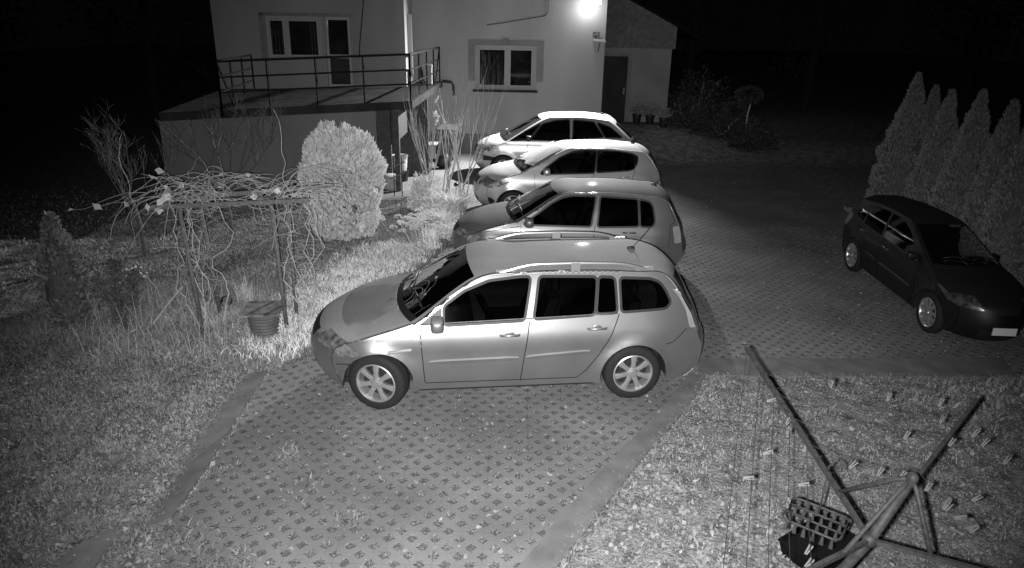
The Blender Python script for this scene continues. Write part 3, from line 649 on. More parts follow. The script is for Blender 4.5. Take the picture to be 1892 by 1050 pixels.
fco = fc.build('windscreen_cover', M['cover'], None, True); fco.location = (2.48, 15.5, 0); fco.rotation_euler = (0, 0, RAD(184))
tag(fco, 'crumpled white frost cover spread over the windscreen of the pale compact car', 'windscreen cover')

pic = dict(hw=.875, wb=2.76, R=.31, rim=.2, spokes=6, paint=P_pale2, zs=.12, xr0=0, ant=(.1, 1.66), mirrormat=M['black'],
    C=ST((3.42, .18), (3.52, .28), (3.58, .45), (3.58, .62), (3.50, .80), (3.25, .95), (3.0, 1.03), (2.88, 1.07), (2.8, 1.09), (1.85, 1.58), (1.3, 1.665), (.7, 1.68), (.15, 1.64), (-.15, 1.57), (-.7, 1.12), (-.8, .95), (-.84, .8), (-.86, .6), (-.86, .45), (-.8, .28), (-.72, .2)),
    E=ST((3.16, .21), (3.25, .30), (3.30, .45), (3.30, .62), (3.24, .76), (3.0, .88), (2.78, .95), (2.68, .98), (2.62, 1.01), (1.74, 1.53), (1.3, 1.60), (.7, 1.61), (.15, 1.56), (-.08, 1.49), (-.55, 1.1), (-.62, .95), (-.66, .8), (-.68, .6), (-.68, .45), (-.62, .30), (-.48, .21)),
    doors=[('front_door', ST((2.12, .98), (2.15, .30), (1.02, .28), (.98, 1.0), (.98, 1.575), (1.42, 1.56), (1.74, 1.46))),
           ('rear_door', ST((.98, 1.0), (1.02, .28), (.55, .28), (.40, .5), (.14, .7), (.10, 1.14), (.36, 1.53), (.98, 1.575)))],
    glass=[('nose_glass', ST((2.58, 1.02), (2.54, 1.07), (1.80, 1.43), (2.12, 1.05))), ('front_glass', ST((2.05, 1.05), (1.73, 1.43), (1.42, 1.51), (1.05, 1.54), (1.03, 1.04))),
           ('rear_glass', ST((.92, 1.535), (.4, 1.495), (.15, 1.15), (.95, 1.04))), ('quarter_glass', ST((.30, 1.48), (-.03, 1.38), (-.34, 1.14), (.09, 1.14)))],
    extra=[('insert', ST((3.4, .46), (2.98, .49), (2.98, .58), (3.4, .62))), ('headlight', ST((3.4, .86), (3.15, .90), (2.95, .85), (3.15, .72), (3.4, .68))), ('tail_light', ST((-.40, 1.1), (-.6, 1.12), (-.74, .80), (-.56, .80)))],
    seams=[ST((2.12, .98), (2.15, .30)), ST((.98, 1.0), (1.02, .28)), ST((3.1, .86), (2.7, .96))],
    handles=[(1.18, .86), (.28, .90)], mirror=(2.12, 1.08))
build_car('people_carrier_car', 'bright silver rounded people carrier parked beneath the house lamp, farthest of the row', 2.47, 19.45, 180, 1.0, pic)

drk = dict(gl=M['glass_dark'], hw=.89, wb=2.64, R=.315, rim=.22, spokes=9, paint=P_dark, xr0=0, hl=mat('dim_headlamp_lens', .12, .3, metal=.5, coat=.5, noise=(12, .03, .2, 2)), group='cars parked on the paved yard', mould=[(ST((2.05, .50), (.98, .52))), (ST((.90, .52), (.50, .56)))], mouldmat=M['alloy_dk'],
    C=ST((3.30, .18), (3.42, .28), (3.48, .45), (3.46, .62), (3.38, .76), (3.10, .90), (2.8, .97), (2.62, 1.01), (2.52, 1.03), (1.62, 1.42), (1.15, 1.48), (.6, 1.50), (.1, 1.46), (-.40, 1.38), (-.62, 1.08), (-.74, .92), (-.78, .78), (-.82, .6), (-.82, .45), (-.75, .28), (-.68, .2)),
    E=ST((3.04, .21), (3.12, .30), (3.18, .45), (3.18, .62), (3.10, .74), (2.84, .84), (2.56, .93), (2.42, .97), (2.33, 1.0), (1.50, 1.385), (1.15, 1.43), (.6, 1.435), (.1, 1.40), (-.30, 1.33), (-.50, 1.08), (-.59, .92), (-.62, .78), (-.64, .6), (-.64, .45), (-.58, .30), (-.46, .21)),
    doors=[('front_door', ST((2.18, .93), (2.14, .30), (.98, .28), (.90, .96), (.84, 1.41), (1.15, 1.405), (1.6, 1.29), (1.98, 1.08))),
           ('rear_door', ST((.90, .96), (.98, .28), (.50, .28), (.38, .48), (.12, .7), (.0, 1.0), (-.0, 1.36), (.2, 1.39), (.84, 1.41)))],
    glass=[('front_glass', ST((2.05, .95), (1.92, 1.06), (1.57, 1.26), (1.31, 1.35), (1.11, 1.375), (.86, 1.38), (.92, .975))),
           ('rear_glass', ST((.80, 1.38), (.34, 1.365), (.18, 1.35), (.16, 1.0), (.84, .98))), ('quarter_glass', ST((.12, 1.345), (-.12, 1.28), (-.24, 1.14), (-.2, 1.06), (.11, 1.02)))],
    extra=[('headlight', ST((3.3, .82), (3.0, .84), (2.72, .82), (2.98, .68), (3.3, .64))), ('tail_light', ST((-.30, 1.0), (-.58, 1.06), (-.70, .76), (-.52, .76)))],
    seams=[ST((2.18, .93), (2.14, .30)), ST((.90, .96), (.98, .28)), ST((.0, 1.0), (.12, .7), (.38, .48))],
    handles=[(1.12, .84), (.24, .88)], mirror=(2.0, .98), hmat=M['chrome'])
car5, S5, CE5 = build_car('dark_hatchback_car', 'near-black five-door car parked against the cypress row, its pale front plate catching light', 6.30, 11.45, 267.6, 1.0, drk)
car5.scale = (.97, .60, .89)
pl = MB(); pl.box((3.475, -.24, .36), (3.49, .24, .47)); pl.build('number_plate', M['plate'], car5)
# ================================================================ ground
def smooth(t): t = np.clip(t, 0, 1); return t * t * (3 - 2 * t)
def hgt(x, y):
    x = np.asarray(x, float); y = np.asarray(y, float)
    r = .86 * smooth((y - 21.2) / 2.6) * smooth((x - 2.7) / .5) * (1 - .6 * smooth((x - 5.5) / 2.5))              # the yard behind the annex corner rises
    b = .45 * smooth((y - 21) / 8) * smooth((x - 5.5) / 4.0)
    return r + b
gx = np.unique(np.concatenate([np.arange(-60, -9, 3.), np.arange(-9, 14, .5), np.arange(14, 60, 3.)])); gy = np.unique(np.concatenate([np.arange(-6, 20, 1.), np.arange(20, 29, .25), np.arange(29, 120, 5.)]))
X_, Y_ = np.meshgrid(gx, gy); Z_ = hgt(X_, Y_); n0 = len(gx)
Vg = np.stack([X_.ravel(), Y_.ravel(), Z_.ravel()], 1); ii, jj = np.meshgrid(np.arange(len(gx) - 1), np.arange(len(gy) - 1)); a = (jj * n0 + ii).ravel()
tag(np_mesh('ground', Vg, np.stack([a, a + 1, a + n0 + 1, a + n0], 1), M['lawn'], smooth=True), kind='structure')

def poly_sheet(name, pts, mat_, z=0.004, top=None):
    ov, oe, of, *_ = delaunay_2d_cdt([Vector((p[0], p[1])) for p in pts], [(i, (i + 1) % len(pts)) for i in range(len(pts))], [], 1, 1e-6)
    m = MB(); m.add([(p.x, p.y, z) for p in ov], [tuple(f) for f in of])
    return m.build(name, mat_)
px = lambda L: [tuple(gp(u, v)[:2]) for u, v in L]
Lk_out = px([(455, 698), (422, 743), (377, 804), (332, 882), (266, 984)]); Lk_in = px([(494, 688), (463, 739), (414, 817), (365, 894), (318, 962)])
Rk_in = px([(1271, 695), (1222, 762), (1155, 829), (1076, 914), (1000, 1000), (945, 1070)]); Rk_out = px([(1303, 697), (1292, 726), (1234, 799), (1173, 869), (1106, 957), (1045, 1030), (1010, 1080)])
left_edge = [(-2.35, 2.4), (-2.6, 4.0)] + Lk_in[::-1] + [(-2.62, 7.75), (-2.45, 8.6), (-2.1, 9.6), (-1.75, 10.6), (-1.45, 11.8), (-1.25, 12.9), (-1.05, 14.2), (-1.1, 15.6), (-1.5, 16.6), (-3.2, 16.75), (-3.2, 22.4)]
right_edge = [(2.62, 22.4), (3.0, 21.25), (4.8, 21.05), (6.6, 20.9), (7.9, 20.2), (7.7, 16.3), (7.35, 13.0), (7.1, 10.2), (6.9, 8.1), (6.1, 7.55), (2.2, 7.5)] + [(p[0] + .04, p[1]) for p in Rk_in] + [(-.3, 2.4)]
drive_poly = left_edge + right_edge
dv = poly_sheet('driveway', drive_poly, M['pav'], .006); tag(dv, kind='structure')
def kerb(pin, pout, name='kerb_strip', h=.035):
    m = MB(); n = len(pin); vs = []
    for k_ in range(n):
        a, b = pin[k_], pout[min(k_, len(pout) - 1)]
        vs += [(a[0], a[1], -.05), (a[0], a[1], h), (b[0], b[1], h), (b[0], b[1], -.05)]
    fs = [(i * 4 + j, i * 4 + j + 1, i * 4 + j + 5, i * 4 + j + 4) for i in range(n - 1) for j in range(3)] + [(0, 1, 2, 3), tuple((n - 1) * 4 + j for j in (3, 2, 1, 0))]
    o = MB().add(vs, fs).build(name, M['kerb']); tag(o, kind='structure'); return o
def resamp(p, n=12):
    p = np.array(p); d = np.r_[0, np.cumsum(np.linalg.norm(np.diff(p, axis=0), axis=1))]; t = np.linspace(0, d[-1], n); return [(np.interp(q, d, p[:, 0]) + random.uniform(-.008, .008), np.interp(q, d, p[:, 1]) + random.uniform(-.008, .008)) for q in t]
kerb(resamp(Lk_in, 16), resamp(Lk_out, 16)); kerb(resamp(Rk_in, 20), resamp(Rk_out, 20))
kerb(resamp(px([(230, 985), (150, 1075)]), 5), resamp(px([(178, 990), (60, 1075)]), 5))
kerb(resamp([(2.25, 7.86), (6.2, 8.05)], 20), resamp([(2.3, 7.42), (6.05, 7.52)], 20), h=.03)
# concrete threshold in front of the recess
kerb(resamp([(-4.0, 16.9), (-1.9, 16.9)], 4), resamp([(-4.0, 15.9), (-1.9, 15.9)], 4), name='path_slab', h=.02)

# ================================================================ house
house = empty('house', (0, 20, 0)); tag(house, 'pale rendered house with balcony, small window above the cars and dark annex door', 'house')
def hp(m, name, mats, parent=None, **kw):
    o = m.build(name, mats, None, **kw); o.parent = parent or house; o.matrix_parent_inverse = Matrix.Translation((0, -20, 0)) if parent is None else Matrix.Identity(4)
    return o
def wall_with_hole(x0, x1, z0, z1, yf, th, holes):       # front face at yf, facing -y; holes: (x0, x1, z0, z1)
    m = MB(); xs = sorted({x0, x1, *[h[0] for h in holes], *[h[1] for h in holes]}); zs = sorted({z0, z1, *[h[2] for h in holes], *[h[3] for h in holes]})
    for i in range(len(xs) - 1):
        for j in range(len(zs) - 1):
            cx, cz = (xs[i] + xs[i + 1]) / 2, (zs[j] + zs[j + 1]) / 2
            if any(h[0] < cx < h[1] and h[2] < cz < h[3] for h in holes): continue
            m.add([(xs[i], yf, zs[j]), (xs[i + 1], yf, zs[j]), (xs[i + 1], yf, zs[j + 1]), (xs[i], yf, zs[j + 1])], [(0, 1, 2, 3)])
    for h in holes:
        a = [(h[0], yf, h[2]), (h[1], yf, h[2]), (h[1], yf, h[3]), (h[0], yf, h[3])]; b = [(p[0], yf + th, p[2]) for p in a]
        m.add(a + b, [(i, (i + 1) % 4, (i + 1) % 4 + 4, i + 4) for i in range(4)])
    return m
YM = 22.5
q0, q1 = yp(870, 76, YM), yp(990, 175, YM)
wx0, wx1, wz0, wz1 = -1.24, .60, 1.98, 3.27
m = wall_with_hole(-3.2, 2.68, .0, 7.2, YM, .25, [(wx0, wx1, wz0, wz1)])
m.add([(2.68, YM, 0), (2.68, YM + 8, 0), (2.68, YM + 8, 7.2), (2.68, YM, 7.2)], [(0, 1, 2, 3)])
hp(m, 'wall', M['wall'])
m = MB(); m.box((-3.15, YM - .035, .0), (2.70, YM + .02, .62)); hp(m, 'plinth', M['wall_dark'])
# the small window: surround, frame, sashes, panes, sill
m = MB()
for a, b in (((wx0 - .22, wz0 + .25), (wx0 - .02, wz1 + .16)), ((wx1 + .02, wz0 + .25), (wx1 + .24, wz1 + .16)), ((wx0 - .02, wz1), (wx1 + .02, wz1 + .16))): m.box((a[0], YM - .022, a[1]), (b[0], YM + .01, b[1]))
m.box((-.42, YM - .04, wz1 + .02), (-.22, YM - .01, wz1 + .22)); hp(m, 'window_surround', M['surround'])
def window(parent_name, x0, x1, z0, z1, yf, cols, depth=.09, fw=.07, tilt=None, yfun=None):
    y = yf + depth; fr = MB()
    fr.box((x0, y, z0), (x1, y + .06, z0 + fw)); fr.box((x0, y, z1 - fw), (x1, y + .06, z1)); fr.box((x0, y, z0 + fw), (x0 + fw, y + .06, z1 - fw)); fr.box((x1 - fw, y, z0 + fw), (x1, y + .06, z1 - fw))
    for c in cols: fr.box((c - fw / 2, y, z0 + fw), (c + fw / 2, y + .06, z1 - fw))
    w = hp(fr, parent_name, M['pvc'])
    xs = [x0 + fw] + [q for c in cols for q in (c - fw / 2, c + fw / 2)] + [x1 - fw]
    for i in range(0, len(xs), 2):
        a, b = xs[i] + .003, xs[i + 1] - .003; sf = .055; s_ = MB(); zz0, zz1 = z0 + fw + .003, z1 - fw - .003
        s_.box((a, y - .015, zz0), (b, y + .045, zz0 + sf)); s_.box((a, y - .015, zz1 - sf), (b, y + .045, zz1)); s_.box((a, y - .015, zz0 + sf), (a + sf, y + .045, zz1 - sf)); s_.box((b - sf, y - .015, zz0 + sf), (b, y + .045, zz1 - sf))
        so = s_.build('sash', M['pvc']); so.parent = w
        g_ = MB(); g_.box((a + sf, y + .01, zz0 + sf), (b - sf, y + .02, zz1 - sf)); go = g_.build('pane', M['winglass']); go.parent = w
    return w
w1 = window('window', wx0, wx1, wz0, wz1, YM, [-.26])
m = MB(); m.box((wx0 - .08, YM - .10, wz0 - .07), (wx1 + .08, YM + .09, wz0 - .005)); s_ = m.build('sill', M['slab']); s_.parent = w1
m = MB(); m.box((wx0 - .3, YM + .26, wz0 - .2), (wx1 + .3, YM + 2.0, wz1 + .2)); hp(m, 'room', M['room'])
m = MB()
for k_ in range(7):
    xx = wx1 - .14 - k_ * .05; m.bar((xx, YM + .30 + .02 * (k_ % 2), wz0 + .35), (xx, YM + .30 + .02 * (k_ % 2), wz1), .045, .02)
for k_ in range(4):
    xx = wx0 + .14 + k_ * .05; m.bar((xx, YM + .30 + .02 * (k_ % 2), wz0), (xx, YM + .30 + .02 * (k_ % 2), wz1), .045, .02)
hp(m, 'curtain', mat('dim_curtain', .10, .9, noise=(9, .07, .14)))
# left facade (nearer plane) with window and balcony door, and its narrow return
YL0, YL1, XL0, XL1 = 20.3, 20.9, -8.25, -3.13
def yl(x): return YL0 + (YL1 - YL0) * (x - XL0) / (XL1 - XL0)
ang = math.atan2(YL1 - YL0, XL1 - XL0)
def loc(u, v):                                                          # pixel -> (s, z) on the left facade
    d = ray(u, v); t = (YL0 - XL0 * (YL1 - YL0) / (XL1 - XL0)) / (d[1] - d[0] * (YL1 - YL0) / (XL1 - XL0)); p = _C + d * t; return (p[0] - XL0) / cos(ang), p[2]
left = empty('left_wing', (XL0, YL0, 0), ang); left.parent = house; left.matrix_parent_inverse = Matrix.Translation((0, -20, 0))
LW = (XL1 - XL0) / cos(ang)
s0, zt = loc(487, 24); s1, zb_ = loc(597, 116); sd0, _z = loc(598, 20); sd1, zd = loc(652, 153)
zt = 3.98; zb_ = 2.86; zd = 2.12
bpy.data.objects.remove(left)
Ml = Matrix.Translation((XL0, YL0, 0)) @ Matrix.Rotation(ang, 4, 'Z')
def place(o, par=None):
    o.data.transform(Ml); o.data.update(); return o
fac = wall_with_hole(0, LW, 1.2, 7.2, 0, .22, [(s0, s1, zb_, zt), (sd0 - .001, sd1, zd, zt)])
fo = hp(fac, 'wall', M['wall_left']); place(fo)
m = MB(); m.add([(XL1, YL1, 1.2), (XL1, YM, 1.2), (XL1, YM, 7.2), (XL1, YL1, 7.2)], [(0, 1, 2, 3)]); hp(m, 'wall_return', M['wall']); m = MB(); m.add([(XL0, YL0, 0), (XL0, YL0 + 8, 0), (XL0, YL0 + 8, 7.2), (XL0, YL0, 7.2)], [(0, 1, 2, 3)]); hp(m, 'wall_return', M['wall'])
m = MB(); m.box((XL1 + .02, YL1 + .5, 2.4), (XL1 + .12, YL1 + .62, 4.1)); hp(m, 'downpipe', M['pvc'])
w2 = window('window', s0, s1, zb_, zt, 0, [s0 + .36 * (s1 - s0)], depth=.10, fw=.06); place(w2)
for c in w2.children: place(c)
# balcony door: lower solid panel, upper pane
fr = MB(); y = .1; fw = .07
fr.box((sd0, y, zd), (sd1, y + .06, zd + fw)); fr.box((sd0, y, zt - fw), (sd1, y + .06, zt)); fr.box((sd0, y, zd + fw), (sd0 + fw, y + .06, zt - fw)); fr.box((sd1 - fw, y, zd + fw), (sd1, y + .06, zt - fw)); fr.box((sd0 + fw, y - .01, 2.90), (sd1 - fw, y + .05, 3.0))
bd = hp(fr, 'balcony_door', M['pvc']); place(bd)
m = MB(); m.box((sd0 + fw, y + .01, 3.0), (sd1 - fw, y + .02, zt - fw)); o = m.build('pane', M['winglass']); o.parent = bd; place(o)
m = MB(); m.box((sd0 + fw, y + .005, zd + fw), (sd1 - fw, y + .03, 2.90)); o = m.build('door_panel', M['door']); o.parent = bd; place(o)
m = MB(); m.box((s0 - .3, .24, 1.9), (sd1 + .3, 1.8, 4.3)); o = hp(m, 'room', M['room']); place(o)
m = MB()
for k_ in range(9):
    xx = s0 + .12 + k_ * .045; m.bar((xx, .24 + .02 * (k_ % 2), zb_ + .07), (xx, .24 + .02 * (k_ % 2), zt - .35), .04, .02)
for k_ in range(6):
    xx = s1 - .12 - k_ * .045; m.bar((xx, .24 + .02 * (k_ % 2), zb_ + .07), (xx, .24 + .02 * (k_ % 2), zt - .1), .04, .02)
o = hp(m, 'curtain', M['curtain']); place(o)
m = MB(); m.box((s0 - .15, -.012, zb_ - .05), (s0 - .02, .01, zt + .08)); m.box((s0 - .15, -.012, zt + .01), (sd1 + .1, .01, zt + .1)); o = hp(m, 'window_surround', M['surround']); place(o)
# cable down the left facade, cable on the right wall
sc_, z_c = loc(672, 2); sc2, z_c2 = loc(664, 101)
m = MB(); m.tube([(sc_, -.02, 5.2), (sc_, -.02, z_c), (sc2 + .03, -.03, 3.3), (sc2, -.02, z_c2 - .1)], .014, 5); o = hp(m, 'cable', M['rope']); place(o)
m = MB(); m.tube([(.93, YM - .03, 7), (.93, YM - .03, 4.22), (.86, YM - .02, 4.14), (-.4, YM - .018, 3.92), (-.9, YM - .015, 3.85)], .016, 5); hp(m, 'cable', M['plasticgrey'])
# balcony slab over the lower storey
FR = Vector((-2.42, 16.95, 0)); FL = Vector((-7.95, 16.0, 0)); BR = Vector((-2.26, YM, 0))
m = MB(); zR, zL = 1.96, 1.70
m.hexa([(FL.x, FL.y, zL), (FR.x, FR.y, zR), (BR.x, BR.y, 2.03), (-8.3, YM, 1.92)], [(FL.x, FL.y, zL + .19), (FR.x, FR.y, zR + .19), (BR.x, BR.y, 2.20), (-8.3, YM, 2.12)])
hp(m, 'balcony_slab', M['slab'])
m = MB(); m.tube([(BR.x + .02, 22.3, 2.22), (BR.x + .30, 22.25, 2.2), (BR.x + .36, 22.25, 2.12), (BR.x + .36, 22.25, 1.8)], .045, 8); hp(m, 'gutter_spout', M['galv'], smooth=True)
# railing: a part with posts and rails
def zs_(p):                                                            # height of the slab top under a point
    t = (p[0] - FL.x) / (FR.x - FL.x); return zL + .19 + (zR - zL) * min(1, max(0, t)) + .02
rail = MB(); PL = Vector((-6.62, 16.22, 0)); PR = Vector((-2.46, 17.0, 0)); PB = Vector((-2.33, 22.42, 0)); PLB = Vector((-7.3, 20.3, 0))
def run(a, b, n, ends=(1, 1)):
    hs = (1.02, .68, .36)
    za, zb2 = zs_(a), zs_(b)
    for h in hs: rail.bar((a.x, a.y, za + h), (b.x, b.y, zb2 + h), .045 if h > 1 else .03, .045 if h > 1 else .03)
    for i in range(n + 1):
        t = i / n; p = a.lerp(b, t); z = zs_(p); rail.bar((p.x, p.y, z - .16), (p.x, p.y, z + 1.02), 0.035, .035)
run(PL, PR, 4); run(PR, PB, 4); run(PLB, PL, 3)
p = PR.lerp(PB, .80); rail.bar((p.x, p.y, zs_(p)), (PB.x, PB.y, zs_(PB) + 1.02), .03, .03); p = PLB.lerp(PL, .7); rail.bar((p.x, p.y, zs_(p)), (PL.x, PL.y, zs_(PL) + 1.02), .03, .03)
hp(rail, 'balcony_railing', M['iron'])
# lower storey wall, recess, post
a0, a1, b0 = (-8.05, 16.15), (-3.33, 17.15), (-3.33, 22.4)
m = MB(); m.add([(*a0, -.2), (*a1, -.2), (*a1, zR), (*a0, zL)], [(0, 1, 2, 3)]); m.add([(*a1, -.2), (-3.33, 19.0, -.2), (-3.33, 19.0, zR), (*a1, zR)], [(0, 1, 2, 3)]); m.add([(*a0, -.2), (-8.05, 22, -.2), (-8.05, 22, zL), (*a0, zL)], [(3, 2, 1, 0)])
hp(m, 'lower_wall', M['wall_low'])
m = MB(); m.box((-3.33, 18.9, 0), (-2.3, 19.0, 2.0)); m.box((-3.2, 18.86, .02), (-2.75, 18.9, 1.9)); hp(m, 'cellar_door', M['wood_dark'])
m = MB(); m.box((-2.86, 16.82, 0), (-2.74, 16.96, 1.97)); hp(m, 'porch_post', M['wood_dark'])
m = MB(); m.box((-3.33, 17.2, 0), (-3.0, 17.3, 1.97)); m.box((-2.86, 16.97, 1.2), (-2.8, 18.9, 1.97)); hp(m, 'porch_panel', M['wood_dark'])
# annex behind the corner
YA = 24.3; zA = .86; xd0, xd1, zd1 = 2.90, 3.69, 2.96
m = wall_with_hole(2.60, 5.10, zA - .2, 3.30, YA, .15, [(xd0, xd1, zA, zd1)]); m.add([(5.10, YA, .4), (5.10, YA + 5, .4), (5.10, YA + 5, 3.30), (5.10, YA, 3.30)], [(0, 1, 2, 3)]); hp(m, 'annex_wall', mat('annex_render', .27, .95, noise=(1.2, .24, .31), spec=.1))
m = MB()
for a, b in (((xd1 + .0, zA), (xd1 + .14, zd1 + .1)), ((xd0, zd1), (xd1, zd1 + .1))): m.box((a[0], YA - .02, a[1]), (b[0], YA + .01, b[1]))
hp(m, 'door_surround', M['surround'])
m = MB(); m.box((xd0, YA + .08, zA), (xd1, YA + .13, zd1)); d_ = hp(m, 'front_door', M['door'])
for zz in (zA + .25, zA + 1.15):
    m = MB(); m.box((xd0 + .12, YA + .065, zz), (xd1 - .12, YA + .08, zz + .7)); o = m.build('door_panel', M['door']); o.parent = d_
m = MB(); m.box((xd1 - .10, YA + .05, zA + .88), (xd1 - .04, YA + .08, zA + 1.10)); m.tube([(xd1 - .07, YA + .06, zA + 1.02), (xd1 - .07, YA + .01, zA + 1.02), (xd1 - .19, YA + .01, zA + 1.02)], .011, 6); o = m.build('door_handle', M['chrome']); o.parent = d_
m = MB(); m.add([(2.60, YA - .04, 3.22), (5.2, YA - .04, 3.22), (5.2, YA - .04, 3.95), (3.5, YA - .04, 4.75), (2.60, YA - .04, 5.2)], [(0, 1, 2, 3, 4)])
for k_ in range(17): x = 2.66 + k_ * .155; m.box((x, YA - .052, 3.2), (x + .012, YA - .041, 4.6 - .42 * max(0, x - 3.6)))
hp(m, 'gable_boards', M['boards'])
m = MB(); m.hexa([(2.6, YA - .25, 5.16), (6.0, YA - .25, 3.50), (6.0, YA + 5, 3.50), (2.6, YA + 5, 5.16)], [(2.6, YA - .25, 5.25), (6.0, YA - .25, 3.58), (6.0, YA + 5, 3.58), (2.6, YA + 5, 5.25)]); hp(m, 'annex_roof', mat('dark_roof_edge', .012, .9, spec=0))
m = MB(); m.box((2.85, YA - .75, zA - .16), (3.85, YA - .02, zA - .02)); m.box((2.85, YA - 1.05, zA - .34), (3.85, YA - .75, zA - .18)); hp(m, 'doorstep', M['kerb'])
m = MB(); m.hexa([(-8.6, 19.6, 7.1), (3.1, 21.6, 7.1), (3.1, 31, 7.1), (-8.6, 31, 7.1)], [(-8.6, 23.5, 9.2), (3.1, 24.5, 9.2), (3.1, 27, 9.2), (-8.6, 27, 9.2)]); hp(m, 'roof', M['slab'])

# lamp and small fittings on the wall
fl = empty('flood_lamp', LAMP); tag(fl, 'glaring flood lamp fixed high on the corner of the house', 'lamp')
m = MB(); m.box((-.13, -.06, -.09), (.13, .0, .11)); m.build('housing', M['black'], fl)
m = MB(); m.box((-.11, -.075, -.075), (.11, -.062, .095)); m.build('lamp_face', M['lampface'], fl)
m = MB(); m.tube([(0, 0, 0), (0, .25, .02), (0, .49, -.02)], .025, 6); m.build('bracket', M['galv'], fl)
p = yp(1101.5, 64, YM - .08); ml = empty('motion_light', (p[0], YM, p[2])); tag(ml, 'small square floodlight, unlit, below the glaring lamp on the house corner', 'floodlight')
m = MB(); m.box((-.10, -.12, -.065), (.10, -.07, .065)); m.build('housing', M['black'], ml); m = MB(); m.box((-.08, -.128, -.045), (.08, -.121, .045)); m.build('lens', M['lamp_glass'], ml); m = MB(); m.tube([(0, -.07, -.03), (0, 0, -.1)], .015, 6); m.build('bracket', M['black'], ml)
p = yp(1108, 73, YM - .1); wb_ = empty('wall_canopy', (2.45, YM, p[2])); tag(wb_, 'little slanting ledge on the house corner under the small square floodlight', 'ledge')
m = MB(); m.hexa([(-.16, -.32, -.06), (.22, -.32, -.10), (.22, -.0, -.02), (-.16, -.0, .02)], [(-.16, -.32, -.03), (.22, -.32, -.07), (.22, -.0, .02), (-.16, -.0, .05)]); m.build('ledge_board', M['pvc'], wb_)
m = MB(); m.bar((.03, -.28, -.08), (.03, -.01, -.36), .02, .02); m.build('brace', M['iron'], wb_)

# things on the balcony
bx = Vector((-2.78, 21.4, 2.2)); m = MB(); m.lathe([(.001, 0), (.07, 0), (.085, .05), (.07, .36), (.03, .42), (.03, .52), (.001, .53)], 14, c=bx); tag(m.build('bottle', M['black'], None, True), 'dark bottle-shaped jar standing on the balcony floor by the railing', 'jar')
m = MB(); m.box((-2.62, 21.2, 2.2), (-2.44, 21.4, 2.72)); m.box((-2.63, 21.19, 2.66), (-2.43, 21.41, 2.74)); tag(m.build('box', M['pvc']), 'pale upright box on the balcony beside the dark jar', 'box')

# ================================================================ foliage helpers
def round_leaves(P, Nrm, L, mat_, name, parent=None, jitter=.3):
    n = len(P); P = np.asarray(P, float); d = np.asarray(Nrm, float) + rng.normal(0, jitter, (n, 3)); d /= np.linalg.norm(d, axis=1)[:, None] + 1e-9
    s = np.cross(d, rng.normal(0, 1, (n, 3))); s /= np.linalg.norm(s, axis=1)[:, None] + 1e-9; t = np.cross(d, s); L = L * rng.uniform(.6, 1.3, (n, 1)); rows = [P]
    for j in range(8):
        a = 2 * pi * j / 8; r = (1.0 if j % 2 == 0 else .68) * rng.uniform(.75, 1.15, (n, 1)) * L * .5; rows.append(P + s * r * cos(a) * 1.2 + t * r * sin(a) * .85 + d * r * rng.uniform(-.3, .45, (n, 1)))
    V = np.stack(rows, 1).reshape(-1, 3); b = np.arange(n)[:, None] * 9; F = np.concatenate([b + [0, 1 + j, 1 + (j + 1) % 8] for j in range(8)], 1).reshape(-1, 3)
    return np_mesh(name, V, F, mat_, parent)
def leaf_cards(P, Nrm, L, W, mat_, name, parent=None, jitter=.5, upbias=0.0, fold=.15):
    """one folded leaf (two triangles sharing the midrib) per point"""
    n = len(P); P = np.asarray(P); Nrm = np.asarray(Nrm); d = Nrm + rng.normal(0, jitter, (n, 3)); d[:, 2] += upbias; d /= np.linalg.norm(d, axis=1)[:, None] + 1e-9
    s = np.cross(d, rng.normal(0, 1, (n, 3))); s /= np.linalg.norm(s, axis=1)[:, None] + 1e-9; nn = np.cross(d, s)
    L = L * rng.uniform(.6, 1.3, (n, 1)); W = W * rng.uniform(.6, 1.3, (n, 1))
    v0 = P; v1 = P + d * L * .5 + s * W * .5 + nn * L * fold * .4; v2 = P + d * L; v3 = P + d * L * .5 - s * W * .5 + nn * L * fold * .4
    V = np.stack([v0, v1, v2, v3], 1).reshape(-1, 3); b = np.arange(n)[:, None] * 4
    F = np.concatenate([b + [0, 1, 2], b + [0, 2, 3]], 1).reshape(-1, 3)
    return np_mesh(name, V, F, mat_, parent)
def lump(P, a=.12, f=3.0, seed=0):
    r_ = np.random.default_rng(seed); K = r_.normal(0, f, (10, 3)); ph = r_.uniform(0, 6.28, 10); return sum(np.sin(P @ K[i] + ph[i]) for i in range(10)) * a / 3.2
